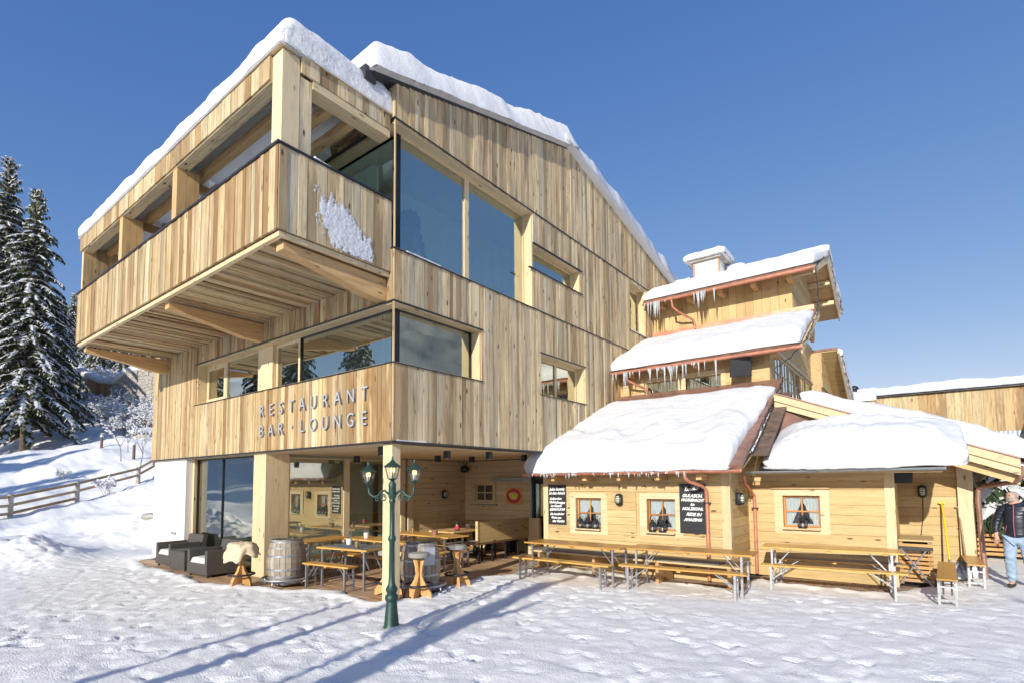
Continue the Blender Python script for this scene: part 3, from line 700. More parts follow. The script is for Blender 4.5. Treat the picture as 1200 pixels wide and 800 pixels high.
# ground floor
MB().box((-17.75, Y0+.05, 0), (-15.55, 12, 2.69)).build('white_wall', 'white_paint', mbd)
MB().box((-16.95, Y0+.03, 1.80), (-16.68, Y0+.049, 2.02)).build('wall_plate', 'cushion', mbd)
MB().box((-16.35, Y0+.02, .66), (-16.05, Y0+.049, .72)).build('wall_socket', 'seat_grey', mbd)
MB().box((-15.549, Y0+.22, 0), (-15.46, 6.25, 2.685)).build('reveal_post', 'wood_light_z', mbd)
window(mbd, 'y', 6.14, -1, -15.45, -11.87, 0.02, 2.66, (-13.98,), (), 'dark_metal', 'glass_mirror', 0.02, 0.035, 0.06)
c2 = MB().box((-11.86, Y0+.03, -0.08), (-11.32, 6.42, 2.68)).build('column', 'beam_z', mbd); c2['label'] = 'wide pale timber column behind the barrel'
bpy.data.objects[c2.name].data.materials[0] = MATS['wood_light_z']
c1 = MB().box((-7.36, Y0+.04, -0.08), (-7.12, 6.07, 2.68)).build('column', 'wood_light_z', mbd)
window(mbd, 'x', -11.50, 1, 6.52, 9.80, 0.02, 2.62, (8.08,), (), 'wood_light_z', 'glass_mirror', 0.03, 0.16, 0.07)
MB().box((-11.62, 9.81, 0), (-11.46, 9.96, 2.66)).box((-11.64, 10.05, 0), (-11.44, 10.24, 2.66)).build('door_post', 'wood_light_z', mbd)
MB().box((-11.63, 9.961, 0), (-11.55, 10.049, 2.66)).build('gap_panel', 'dark_metal', mbd)
MB().box((-11.72, 10.24, 0), (-11.53, 12.6, 2.69)).box((-11.52, 12.47, 0), (-8.85, 12.6, 2.69)).box((-8.84, 12.49, 2.02), (-7.4, 12.6, 2.69)).build('terrace_wall', 'interior_dark', mbd)
TW = [(-11.02, -10.33, 1.42, 1.96)]
def flip(h): return [(b[2], b[3], b[0], b[1]) for b in h]
clad(mbd, 'x', -11.52, 1, 0.0, 2.66, (10.25, 12.44), [], 'wood_light_y', 'h', (0.15, 0.19), near=lambda s, z: True, name='wall_plank', th=0.02, prot=0.004)
clad(mbd, 'y', 12.46, -1, 0.0, 2.66, (-11.49, -8.86), flip(TW), 'wood_light_x', 'h', (0.15, 0.19), near=lambda s, z: True, name='wall_plank', th=0.02, prot=0.004)
tw = MB()
for lo, hi in (((-11.14, 12.40, 1.34), (-10.21, 12.435, 1.42)), ((-11.14, 12.40, 1.96), (-10.21, 12.435, 2.06)), ((-11.14, 12.40, 1.421), (-11.02, 12.435, 1.959)), ((-10.33, 12.40, 1.421), (-10.21, 12.435, 1.959))): tw.box(lo, hi)
tw.build('window_trim', 'wood_light_x', mbd)
MB().box((-11.02, 12.53, 1.42), (-10.33, 12.55, 1.96)).build('window_backing', 'interior_dark', mbd)
window(mbd, 'y', 12.45, -1, -11.02, -10.33, 1.42, 1.96, (-10.675,), (1.69,), 'wood_light_x', 'glass_small', 0.045, 0.035, 0.03)
MB().box((-11.2, 12.33, 1.315), (-10.15, 12.44, 1.338)).build('window_sill', 'zinc', mbd)
MB().box((-10.3, 12.28, 2.03), (-8.80, 12.43, 2.13)).build('canopy_rail', 'zinc', mbd)
MB().box((-8.86, 12.30, 0), (-8.80, 12.43, 2.029)).build('door_jamb', 'zinc', mbd)
window(mbd, 'y', 12.40, -1, -8.79, -7.9, 0.02, 2.0, (), (), 'dark_metal', 'glass', 0.05, 0.03, 0.04, name='door')
MB().box((-8.8, 12.9, 0), (-7.9, 12.95, 2.2)).build('door_backing', 'interior_dark', mbd)
MB().box((-11.49, 12.30, 0.80), (-8.9, 12.43, 0.84)).build('back_rail', 'wood_brown_x', mbd)
# ground floor interior
MB().box((-15.39, 6.7, -0.02), (-11.7, 14, 0.015)).build('floor_slab', 'interior', mbd)
MB().box((-15.5, 12.2, 0.02), (-11.75, 12.4, 2.65)).build('inner_wall', 'interior', mbd)

# lettering on the front, each letter its own part
def text_mesh(body, size, ext, mat, name='letter', side=None, shear=0):
    cu = bpy.data.curves.new('t', 'FONT'); cu.body = body; cu.size = size; cu.extrude = ext; cu.resolution_u = 3; cu.align_x = 'CENTER'; cu.shear = shear; cu.offset = .004 if shear else 0
    o = bpy.data.objects.new('t', cu); C.objects.link(o)
    dg = bpy.context.evaluated_depsgraph_get(); me = bpy.data.meshes.new_from_object(o.evaluated_get(dg))
    bpy.data.objects.remove(o); bpy.data.curves.remove(cu)
    me.materials.clear(); me.materials.append(MATS[mat])
    if side:
        me.materials.append(MATS[side])
        for p in me.polygons: p.material_index = 0 if abs(p.normal.z) > 0.9 else 1
    return me
def letters(row, xs, z, h, parent):
    for ch, x in zip(row, xs):
        if ch == '.': me = MB().box((-0.028, -0.0, -0.02), (0.028, 0.055, 0.02)); o = me.build('letter', 'letter_face', parent, world=False); o.location = Vector((x, Y0-0.045, z+h*0.42))-org(parent); o.rotation_euler = (R(90), 0, 0); continue
        me = text_mesh(ch, h/0.72, 0.02, 'letter_face', side='seat_grey')
        o = bpy.data.objects.new('letter', me); C.objects.link(o); o.parent = parent
        o.rotation_euler = (R(90), 0, 0); o.location = Vector((x, Y0-0.055, z))-org(parent); o.scale = (0.92, 1, 1)
xs1 = [-11.36+i*(3.60/9) for i in range(10)]
letters('RESTAURANT', xs1, 3.47, 0.26, mbd)
letters('BAR.LOUNGE', xs1, 3.03, 0.26, mbd)

# ------------------------------------------------------------------ balcony
XE, YB, XL = -7.12, 3.80, -17.0
bal = MB().box((XL+.1, YB+.08, 5.66), (XE-.08, Y0-0.03, 5.80)).build('balcony', 'interior_dark', mbd)
MB().box((XL+.03, YB, 5.64), (XE-.0, YB+0.10, 6.87)).box((XE-.1, YB+.101, 5.64), (XE, Y0-.03, 6.87)).box((XL+.03, YB+.101, 5.64), (XL+.12, Y0-.03, 6.87)).build('parapet', 'wood_old_z', bal)
clad(bal, 'y', YB, -1, XL, XE+0.02, (5.63, 6.88), [], 'wood_new_z', 'v', (0.08, 0.18), name='parapet_board')
clad(bal, 'x', XE, 1, YB-0.02, Y0-.03, (5.63, 6.88), [], 'wood_old_z', 'v', (0.13, 0.2), name='parapet_board')
clad(bal, 'z', 5.645, -1, XL+.05, XE-.06, (YB+.1, Y0-0.03), [], 'wood_new_y', 'v', (0.08, 0.19), name='soffit_board', th=0.02, prot=0.065)
rc = MB().box((XL-.05, YB-0.06, 6.885), (XE+.055, YB+0.14, 6.915)).box((XE-.13, YB+.141, 6.884), (XE+.054, Y0-.04, 6.914)).build('rail_cap', 'rail_cap', bal)
MB().box((XL, YB+0.02, 5.545), (XE-.01, YB+0.09, 5.62)).box((XE-.07, YB+.091, 5.545), (XE-.01, Y0-.04, 5.62)).build('edge_trim', 'wood_light_x', bal)
for bx_ in (-7.42, -11.62, -16.95):
    b_ = MB().prism([(YB+.14, 5.52), (Y0-.03, 5.52), (Y0-.03, 5.14), (Y0-.45, 5.16), (YB+.9, 5.30), (YB+.14, 5.42)], 'x', bx_, bx_+0.20); b_.build('bracket', 'beam_y', bal)
# posts and canopy frame
PT = 8.02
for (a0, a1, b0, b1) in ((XE-.30, XE-.02, YB+.03, YB+.30), (-11.13, -10.92, YB+.03, YB+.42), (-14.12, -13.92, YB+.03, YB+.42)):
    MB().box((a0, b0, 6.916), (a1, b1, PT+(0.36 if a0 > -8 else 0))).build('post', 'wood_light_z' if a0 > -8 else 'beam_z', bal)
MB().box((XE-.26, YB+.31, 6.916), (XE-.02, YB+.50, PT+.1)).build('post', 'wood_old_z', bal)
clad(bal, 'x', XL+.14, 1, YB+.03, Y0-.1, (6.92, 8.3), [], 'wood_new_z', 'v', near=lambda s, z: False, stuff_name='end_panel_boarding')
MB().box((XL+.02, YB+.03, 6.916), (XL+.139, Y0-.1, 8.38)).build('end_panel', 'wood_old_z', bal)
clad(bal, 'y', YB+.02, -1, XL, XE-.31, (8.02, 8.40), [], 'wood_new_z', 'v', (0.2, 0.34), name='fascia_board')
clad(bal, 'x', XE-.02, 1, YB+.31, Y0-.06, (8.17, 8.44), [], 'wood_old_z', 'v', (0.12, 0.2), name='fascia_board')
MB().box((XL+.02, YB+.021, 8.0), (XE-.31, YB+.22, 8.38)).build('canopy_beam', 'wood_old_x', bal)
MB().box((XE-.27, YB+.51, 8.03), (XE+.0, Y0-.06, 8.165)).build('canopy_beam', 'wood_light_y', bal)
MB().box((XE-.20, YB+.51, 8.17), (XE-.021, Y0-.06, 8.40)).build('canopy_beam', 'beam_y', bal)
for yy in (4.30, 4.74, 5.16): MB().box((XL+.15, yy, 8.06), (XE-.28, yy+0.12, 8.28)).build('canopy_beam', 'beam_x', bal)
for xx in (-8.9+.0, -11.45, -14.15):
    if xx < -9: MB().box((xx, YB+.23, 7.92), (xx+.14, Y0-.05, 8.058)).build('cross_beam', 'wood_brown_y', bal)
MB().box((XL-.03, YB-.03, 8.405), (XE+.02, YB+.22, 8.425)).box((XE-.22, YB+.221, 8.445), (XE+.03, Y0-.08, 8.46)).build('canopy_edge', 'wood_light_x', bal)
# main roof
rf = MB().prism([(5.36, 8.87), (11.7, 10.775), (20.6, 8.70), (20.6, 8.78), (11.7, 10.855), (5.36, 8.95)], 'x', X0-.15, X1+0.035).build('roof', 'roof_metal', mbd)
MB().box((X0, 5.20, 8.74), (X1+.02, 5.42, 8.98)).build('gutter', 'roof_metal', mbd)
MB().box((X0, 5.43, 8.78), (X1-.05, 5.80, 8.85)).build('eave_board', 'wood_light_x', mbd)
# ------------------------------------------------------------------ snow on the main building
def canopy_t(U, V): return 1+0*U
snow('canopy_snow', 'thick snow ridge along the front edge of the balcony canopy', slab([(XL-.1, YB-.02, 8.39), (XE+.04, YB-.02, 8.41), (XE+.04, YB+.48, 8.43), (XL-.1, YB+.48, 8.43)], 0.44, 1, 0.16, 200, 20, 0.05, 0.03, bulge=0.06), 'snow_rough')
snow('canopy_snow', 'rounded snow bank over the end of the balcony canopy', slab([(XE-.75, YB+.02, 8.43), (XE+.03, YB+.02, 8.44), (XE+.03, Y0+.0, 8.47), (XE-.75, Y0+.0, 8.43)], 0.62, 2, 0.34, 30, 44, 0.02, 0.02, bulge=0.05))
sg = lambda U, V, X, Y: 0.03+0.07*np.abs(np.sin(X*0.9))+0.05*vn(X*2.0, Y*2, 4)
for i, (y0, y1, xs) in enumerate(((4.04, 4.29, [(-16.8, -11.5), (-11.2, -7.35)]), (4.43, 4.73, [(-16.8, -14.3), (-13.9, -11.8), (-11.2, -7.35)]), (4.87, 5.15, [(-16.8, -14.4), (-13.7, -12.2), (-11.1, -7.5)]), (5.29, 5.60, [(-16.8, -8.6)]))):
    for x0, x1 in xs:
        snow('sagging_snow', 'packed snow sagging between the canopy beams', slab([(x0, y0, 8.19), (x1, y0, 8.19), (x1, y1, 8.19), (x0, y1, 8.19)], 0.72, 20+i, 0.1, 60, 8, 0.02, 0.0, sag=sg, bulge=0.0), 'snow_thin', group='snow lying between the canopy beams')
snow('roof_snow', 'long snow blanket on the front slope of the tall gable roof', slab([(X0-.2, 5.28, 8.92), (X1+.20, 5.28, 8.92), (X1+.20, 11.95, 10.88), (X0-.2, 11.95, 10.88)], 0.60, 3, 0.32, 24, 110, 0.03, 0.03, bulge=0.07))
snow('roof_snow', 'snow blanket on the rear slope of the tall gable roof', slab([(X0-.2, 11.35, 10.80), (X1+.22, 11.35, 10.80), (X1+.22, 20.4, 8.80), (X0-.2, 20.4, 8.80)], 0.80, 4, 0.24, 24, 110, 0.02, 0.03, bulge=0.06, tf=lambda U, V: .66+.34*smooth(0, .25, V)))
# snow stuck on the balcony end
r = random.Random(5); mb = MB()
PS = [(4.40, 6.50), (4.50, 6.36), (4.62, 6.52), (4.76, 6.40), (4.92, 6.40), (5.02, 6.24), (5.14, 6.24), (5.22, 6.08), (5.34, 6.02), (5.40, 5.64), (4.74, 5.60), (4.60, 5.80), (4.42, 6.0)]
def inpoly(x, y, P):
    c = False; n = len(P)
    for i in range(n):
        ax, ay = P[i]; bx, by = P[(i+1) % n]
        if (ay > y) != (by > y) and x < (bx-ax)*(y-ay)/(by-ay)+ax: c = not c
    return c
YY, ZZ = np.meshgrid(np.arange(4.25, 5.5, .012), np.arange(5.645, 6.68, .012), indexing='ij')
dd = -sdf_poly(YY, ZZ, PS); tt = 0.1+dd*7+fbm(YY*24, ZZ*4.5, 71, 4)*2.4+fbm(YY*60, ZZ*26, 73, 3)*1.3
hh_ = np.clip(tt, 0, .8)**0.5*0.014+fbm(YY*30, ZZ*30, 75, 3)*0.010*(tt > 0); ny2 = YY.shape[1]
vs = np.stack([XE+.036+hh_, YY, ZZ], -1).reshape(-1, 3).tolist(); keep = (tt > 0)
fs = []
for i in range(YY.shape[0]-1):
    for j in range(ny2-1):
        if keep[i, j] and keep[i+1, j+1] and keep[i+1, j] and keep[i, j+1]: k = i*ny2+j; fs.append((k, k+ny2, k+ny2+1, k+1))
mb.add(vs, fs)
mb.build('snow_patch', 'snow', None, smooth=True, recalc=False, kind='stuff', label='patch of blown snow stuck to the end of the balcony', cat='snow')
snow('ledge_snow', 'thin snow line on the balcony end rail', slab([(XE-.12, 4.35, 6.916), (XE+.0, 4.35, 6.916), (XE+.0, 5.55, 6.916), (XE-.12, 5.55, 6.916)], 0.09, 6, 0.05, 8, 50, 0.02, 0.0, tf=lambda U, V: 0.3+0.9*np.exp(-V*5), bulge=0))
snow('ledge_snow', 'thin snow strip on the sill below the tall corner glazing', slab([(X1-.03, 6.1, 6.052), (X1+.045, 6.1, 6.052), (X1+.045, 6.95, 6.052), (X1-.03, 6.95, 6.052)], 0.04, 7, 0.03, 6, 30, 0.01, 0.0, bulge=0))
snow('ledge_snow', 'thin snow strip on the sill of the small far gable window', slab([(X1-.1, 15.3, 6.722), (X1+.05, 15.3, 6.722), (X1+.05, 16.4, 6.722), (X1-.1, 16.4, 6.722)], 0.05, 8, 0.03, 6, 20, 0.01, 0.0, bulge=0))
snow('ledge_snow', 'snow trace on the lower edge flashing right of the corner', slab([(X1+.0, 5.9, 2.717), (X1+.045, 5.9, 2.717), (X1+.045, 6.6, 2.717), (X1+.0, 6.6, 2.717)], 0.025, 8, 0.02, 5, 30, 0.008, 0.0, bulge=0))

# ------------------------------------------------------------------ chalet
ch = root('tiered_chalet', 'honey coloured timber chalet with three stepped snow covered roofs and copper gutters', 'chalet', (-5, 15, 0))
XA0, XA1, YA = -7.42, -3.00, 10.90
WA = [(-6.50, -5.83, 0.92, 1.62), (-4.73, -4.10, 0.95, 1.62)]
HA = [(-6.66, -5.72, 0.82, 1.77), (-4.98, -4.00, 0.88, 1.77)]
wall(ch, 'front_wall', 'wood_chalet_x', 'y', YA, YA+.14, XA0, XA1, (0, 2.40), WA)
clad(ch, 'y', YA, -1, 0.0, 2.35, (XA0+.14, XA1-.16), flip(HA), 'wood_chalet_x', 'h', (0.155, 0.19), name='wall_plank', th=0.022, prot=0.006, seams=3.0)
MB().box((XA0, YA-.03, 0), (XA0+.138, YA+.1, 2.32)).build('corner_post', 'wood_light_z', ch)
MB().box((XA1-.158, YA-.035, 0), (XA1+.005, YA+.1, 2.30)).build('corner_post', 'wood_light_z', ch)
YBW, XB1 = 12.30, -0.43
MB().box((XA1-.14, YA+.141, 0), (XA1-.03, YBW+.1, 2.5)).build('side_wall', 'wood_chalet_y', ch)
clad(ch, 'x', XA1-.03, 1, 0.0, 2.45, (YA+.1, YBW-.03), [], 'wood_chalet_y', 'h', (0.16, 0.2), name='wall_plank', th=0.022)
WB = [(-2.33, -1.65, 1.03, 1.68)]; HB = [(-2.46, -1.53, 0.92, 1.80)]
wall(ch, 'front_wall', 'wood_chalet_x', 'y', YBW, YBW+.14, XA1-.02, XB1, (0, 2.6), WB)
clad(ch, 'y', YBW, -1, 0.0, 2.45, (XA1+.0, XB1-.15), flip(HB), 'wood_chalet_x', 'h', (0.16, 0.20), name='wall_plank', th=0.022, seams=3.0)
MB().box((XB1-.148, YBW-.04, 0), (XB1+.01, YBW+.1, 2.45)).build('corner_post', 'wood_light_z', ch)
def chalet_window(a0, a1, z0, z1, y, trims=True, deep=0.15):
    tr = MB(); w = 0.13; yo = y-0.034
    tr.box((a0-w-.03, yo, z0-w), (a1+w+.03, y-.002, z0-.001)); tr.box((a0-w-.03, yo, z1+.001), (a1+w+.03, y-.002, z1+w))
    tr.box((a0-w-.03, yo, z0), (a0-.001, y-.002, z1)); tr.box((a1+.001, yo, z0), (a1+w+.03, y-.002, z1))
    tr.build('window_trim', 'wood_light_x', ch)
    f = window(ch, 'y', y+0.06, -1, a0+.005, a1-.005, z0+.005, z1-.005, ((a0+a1)/2,), (z0+(z1-z0)*0.5,), 'window_wood', 'glass_small', 0.035, 0.03, 0.04)
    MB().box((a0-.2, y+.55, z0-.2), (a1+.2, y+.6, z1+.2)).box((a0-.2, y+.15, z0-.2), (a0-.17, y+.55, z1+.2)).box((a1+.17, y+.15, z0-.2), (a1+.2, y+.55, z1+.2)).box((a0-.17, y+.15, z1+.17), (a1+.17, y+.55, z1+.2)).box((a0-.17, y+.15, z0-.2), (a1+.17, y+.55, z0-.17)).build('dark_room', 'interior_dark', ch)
    cm = (a0+a1)/2; h = z1-z0
    for sgn in (-1, 1):
        cu = MB(); n = 14; vs = []
        e0 = a0+.03 if sgn < 0 else a1-.03
        for i in range(n+1):
            t = i/n; x = e0+(cm-sgn*-0.02-e0)*t
            # tied-back curtain: full width at the top, drawn to the side lower down
            top = z1-.03; bt = z0+.04+(0.0 if t < 0.35 else (t-0.35)/0.65*h*0.72) 
            d = 0.02*math.sin(t*30); vs += [(x, y+.11+d, top), (x, y+.11+d, (top+bt)/2), (x, y+.11+d*1.5, bt)]
        fs = []
        for i in range(n):
            for j in range(2): a = i*3+j; fs.append((a, a+3, a+4, a+1))
        cu.add(vs, fs); cu.build('curtain', 'curtain', f, smooth=True)
    MB().box((a0+.04, y+.09, z0+.035), (a1-.04, y+.15, z0+.07)).build('inner_sill', 'curtain', f)
chalet_window(*WA[0], YA); chalet_window(*WA[1], YA); chalet_window(*WB[0], YBW)
MB().box((-2.52, YBW-.08, 1.815), (-1.47, YBW-.036, 1.845)).build('drip_board', 'wood_brown_x', ch)
# recess on the right
XR = 0.80; YR = 14.35
wall(ch, 'front_wall', 'wood_chalet_x', 'y', YR, YR+.12, XB1-.1, XR, (0, 2.75), [])
clad(ch, 'y', YR, -1, 0.0, 2.7, (XB1-.1, XR-.02), [], 'wood_chalet_x', 'h', (0.18, 0.23), name='wall_plank', th=0.022)
MB().box((XR-.24, YR-.14, 0), (XR+.01, YR-.026, 2.52)).build('corner_post', 'wood_light_z', ch)
MB().box((XB1-.14, YBW+.141, 0), (XB1, YR-.03, 2.6)).build('side_wall', 'wood_chalet_y', ch)
MB().box((XR-.12, YR+.13, 0), (XR, 24, 2.9)).build('side_wall', 'wood_chalet_y', ch)
# purlin ends and plates under the lowest eaves
for x in np.arange(-6.9, -3.0, 0.85): MB().box((x, 10.42, 2.02), (x+.10, YA-.03, 2.13)).build('rafter_end', 'beam_y', ch)
for x in (-2.3, -1.4): MB().box((x, 11.75, 2.14), (x+.10, YBW-.03, 2.25)).build('rafter_end', 'beam_y', ch)

def roof_plane(parent, x0, x1, ya, za, yb, zb, th=0.10, mat='copper_dark', name='roof'):
    n = Vector((0, -(zb-za), yb-ya)).normalized()*th
    if n.z < 0: n = -n
    mb = MB(); vs = [(x0, ya, za), (x1, ya, za), (x1, yb, zb), (x0, yb, zb)]
    mb.add(vs+[(x, y+n.y, z+n.z) for x, y, z in vs], [(0,3,2,1),(4,5,6,7),(0,1,5,4),(1,2,6,5),(2,3,7,6),(3,0,4,7)])
    return mb.build(name, mat, parent)
def underside(parent, x0, x1, ya, za, yb, zb, mat='wood_brown_x', name='eave_boarding'):
    return roof_plane(parent, x0, x1, ya, za-.045, yb, zb-.045, 0.03, mat, name)
def gutter(parent, a, b, rad=0.07, mat='copper'):
    a = Vector(a); b = Vector(b); mb = MB(); n = 8; vs = []; d = (b-a).normalized(); side = d.cross(Vector((0, 0, 1))).normalized()
    for p in (a, b):
        for rr in (rad, rad-.008):
            for k in range(n+1):
                an = math.pi*k/n; vs.append(p+side*math.cos(an)*rr-Vector((0, 0, 1))*math.sin(an)*rr)
    m = n+1; fs = []
    for k in range(n): fs += [(k, k+1, 2*m+k+1, 2*m+k), (m+k, 3*m+k, 3*m+k+1, m+k+1)]
    fs += [(0, 2*m, 3*m, m), (n, m+n, 3*m+n, 2*m+n)]
    mb.add(vs, fs)
    for p in (a, b): mb.lathe([(0.001, -.002), (rad, -.002), (rad, .002), (0.001, .002)], 4, p) if False else None
    L = (b-a).length; k = 0.4
    while k < L-.2:
        p = a+d*k; mb.tube([p+side*rad*1.02, p-Vector((0, 0, rad*1.04))+side*rad*0.5, p-Vector((0, 0, rad*1.04))-side*rad*0.5, p-side*rad*1.02], 0.008, 4); k += 0.85
    return mb.build('gutter', mat, parent, smooth='auto', recalc=False)
# tier 1
A1 = (10.30, 2.20); A2 = (14.42, 4.42)
s1 = (A2[1]-A1[1])/(A2[0]-A1[0])
roof_plane(ch, X1+.04, -2.62, A1[0], A1[1], A2[0], A2[1]); roof_plane(ch, -7.55, X1+.04, A1[0], A1[1], 10.84, A1[1]+s1*.54)
underside(ch, -7.5, -2.64, A1[0]+.02, A1[1], YA+.3, A1[1]+s1*.6, 'wood_chalet_x')
gutter(ch, (-7.56, 10.24, 2.20), (-2.62, 10.24, 2.20), 0.06)
# tier 2
Y2 = 14.45
B1_ = (13.9, 5.12); B2_ = (16.95, 6.72); s2 = (B2_[1]-B1_[1])/(B2_[0]-B1_[0])
W2 = [(-6.25, -4.12, 4.56, 4.80)]
XT2 = -2.92
wall(ch, 'front_wall', 'wood_chalet_x', 'y', Y2, Y2+.14, X1+.03, XT2, (3.9, 5.6), [(-6.2, -4.1, 4.50, 4.82)])
clad(ch, 'y', Y2, -1, 4.28, 5.42, (X1+.04, XT2-.10), flip([(-6.36, -3.98, 4.40, 4.95)]), 'wood_brown_x' if False else 'wood_chalet_x', 'h', (0.17, 0.21), name='wall_plank', th=0.02)
MB().box((XT2-.12, Y2-.03, 4.2), (XT2+.01, Y2+.08, 5.45)).build('corner_post', 'wood_chalet_z', ch)
t2 = MB()
for lo, hi in (((-6.36, 4.40), (-3.98, 4.49)), ((-6.36, 4.83), (-3.98, 4.95)), ((-6.36, 4.491), (-6.21, 4.829)), ((-4.10, 4.491), (-3.98, 4.829)), ((-5.25, 4.491), (-5.05, 4.829))): t2.box((lo[0], Y2-.045, lo[1]), (hi[0], Y2-.002, hi[1]))
t2.build('window_trim', 'wood_light_x', ch)
for a0, a1 in ((-6.2, -5.26), (-5.04, -4.11)): window(ch, 'y', Y2+.03, -1, a0, a1, 4.50, 4.82, (), (), 'wood_brown_x', 'glass', 0.02, 0.02, 0.03)
MB().box((-6.4, Y2+.3, 4.2), (-3.9, Y2+.35, 5.0)).build('window_backing', 'interior_dark', ch)
roof_plane(ch, X1+.04, -2.12, *B1_, *B2_); underside(ch, X1+.05, -2.14, B1_[0]+.02, B1_[1], Y2+.1, B1_[1]+s2*.55, 'beam_x')
gutter(ch, (X1-.02+.06, 13.84, 5.13), (-2.08, 13.84, 5.13))
for x in np.arange(-6.6, -2.3, 0.95): MB().box((x, 14.02, 5.00), (x+.13, Y2-.03, 5.12)).build('rafter_end', 'beam_y', ch)
# tier 3
Y3 = 16.98
C1_ = (16.25, 7.78); CR = (19.1, 8.98); C2_ = (21.95, 7.78); s3 = (CR[1]-C1_[1])/(CR[0]-C1_[0])
XT3 = -2.75
wall(ch, 'front_wall', 'wood_chalet_z', 'y', Y3, Y3+.14, X1+.03, XT3, (6.4, 8.05), [])
clad(ch, 'y', Y3, -1, X1+.04, XT3, (6.84, 8.0), [], 'wood_chalet_z', 'v', (0.2, 0.26), name='wall_plank', th=0.022, prot=0.012)
roof_plane(ch, X1+.04, -2.10, *C1_, *CR); roof_plane(ch, X1+.04, -2.10, *C2_, CR[0]+.001, CR[1])
underside(ch, X1+.05, -2.12, C1_[0]+.02, C1_[1], CR[0], CR[1], 'beam_x'); underside(ch, X1+.05, -2.12, C2_[0], C2_[1], CR[0], CR[1], 'beam_x')
gutter(ch, (X1+.04, 16.19, 7.78), (-2.06, 16.19, 7.78))
for x in np.arange(-6.6, -2.3, 0.95): MB().box((x, 16.42, 7.66), (x+.13, Y3-.03, 7.77)).build('rafter_end', 'beam_y', ch)
# east side walls with the window row
def tri(y0, y1, z0): 
    return [(y0, z0), (y1, z0)]
MB().prism([(Y2+.15, 3.8), (24.0, 3.8), (24.0, 5.3), (21.2, 6.75), (17.0, 6.75), (Y2+.15, 5.4)], 'x', XT2-.12, XT2-.025).build('side_wall', 'wood_chalet_y', ch)
clad(ch, 'x', XT2-.025, 1, 3.9, 6.7, lambda z: (Y2+.12+max(0, (z-5.35)*1.8), 23.9-max(0, (z-5.3)*1.9)), [(4.3, 5.35, 15.0, 21.6)], 'wood_chalet_y', 'h', (0.17, 0.2), name='wall_plank', near=lambda s, z: True, th=0.02)
for i in range(7):
    a0 = 15.05+i*0.94; f = window(ch, 'x', XT2-.0, 1, a0, a0+.86, 4.32, 5.33, (a0+.43,), (4.85,), 'wood_light_z', 'glass', 0.07, 0.03, 0.04)
MB().box((XT2-.02, 14.9, 5.345), (XT2+.05, 21.7, 5.43)).build('window_head', 'wood_light_y', ch)
MB().prism([(17.2, 6.8), (21.0, 6.8), (21.0, 8.1), (19.1, 9.0), (17.2, 8.1)], 'x', XT3-.12, XT3-.025).build('side_wall', 'wood_chalet_y', ch)
clad(ch, 'x', XT3-.025, 1, 6.85, 8.9, lambda z: (17.15+max(0, (z-8.05)*2.0), 21.0-max(0, (z-8.05)*2.0)), [], 'wood_brown_y' if False else 'wood_chalet_y', 'h', (0.2, 0.24), name='wall_plank', th=0.02)
# barge boards and purlins on the gable ends
def barge(x, a, b, w=0.2, mat='wood_light_y', nm='barge_board'): return MB().bar((x, *a), (x, *b), 0.035, w, r=0.3).build(nm, mat, ch)
for k, zz in ((-2.10, -.10), (-2.02, -.06)):
    pass
barge(-2.08, (C1_[0]-.02, C1_[1]-.06), (CR[0], CR[1]-.06)); barge(-2.08, (C2_[0]+.02, C2_[1]-.06), (CR[0]+.02, CR[1]-.06))
barge(-2.10, (B1_[0]-.02, B1_[1]-.06), (B2_[0], B2_[1]-.06)); 
for yy, zz in ((19.1, 8.92), (17.3, 8.1), (20.9, 8.1), (18.2, 8.52), (20.0, 8.52)): MB().box((XT3-.02, yy-.07, zz-.12), (-2.12, yy+.07, zz+.02)).build('purlin', 'wood_light_x', ch)
# back roof of tier 2
D1 = (21.5, 6.55); D2 = (24.6, 4.95)
roof_plane(ch, X1+.04, -2.15, *D2, *D1); underside(ch, X1+.05, -2.17, *D2, *D1, 'wood_chalet_x')
barge(-2.13, (D2[0], D2[1]-.06), (D1[0], D1[1]-.06), 0.22)
clad(ch, 'x', XT2+.30, 1, 5.2, 6.4, lambda z: (21.0, 24.2-max(0, (z-5.0)*1.9)), [], 'wood_chalet_y', 'h', (0.22, 0.26), name='wall_plank', th=0.03)
MB().prism([(21.0, 4.6), (24.2, 4.6), (24.2, 5.3), (21.6, 6.4), (21.0, 6.4)], 'x', XT2, XT2+.295).build('side_wall', 'wood_chalet_y', ch)
# copper flashings above each roof
for (yy, zz, x1, hh) in ((Y2-.05, 4.27, -2.72, .10), (Y3-.05, 6.83, -2.2, .12)):
    MB().box((X1+.05, yy-.03, zz-.03), (x1, yy, zz+hh)).build('flashing', 'copper', ch)
mb = MB(); x = X1+.2
while x < -2.9: mb.box((x, Y2-.13, 4.24), (x+.02, Y2-.085, 4.36)); x += 0.33
mb.build('flashing', 'copper', ch)
MB().bar((-2.63, A1[0]+.1, A1[1]+.14), (-2.63, A2[0], A2[1]+.13), 0.05, 0.04).build('roof_edge', 'copper_dark', ch)
MB().bar((-2.50, A1[0]+.9, A1[1]+.30), (-2.50, A2[0]-.4, A2[1]-.34), 0.30, 0.05).build('valley', 'bark', ch)
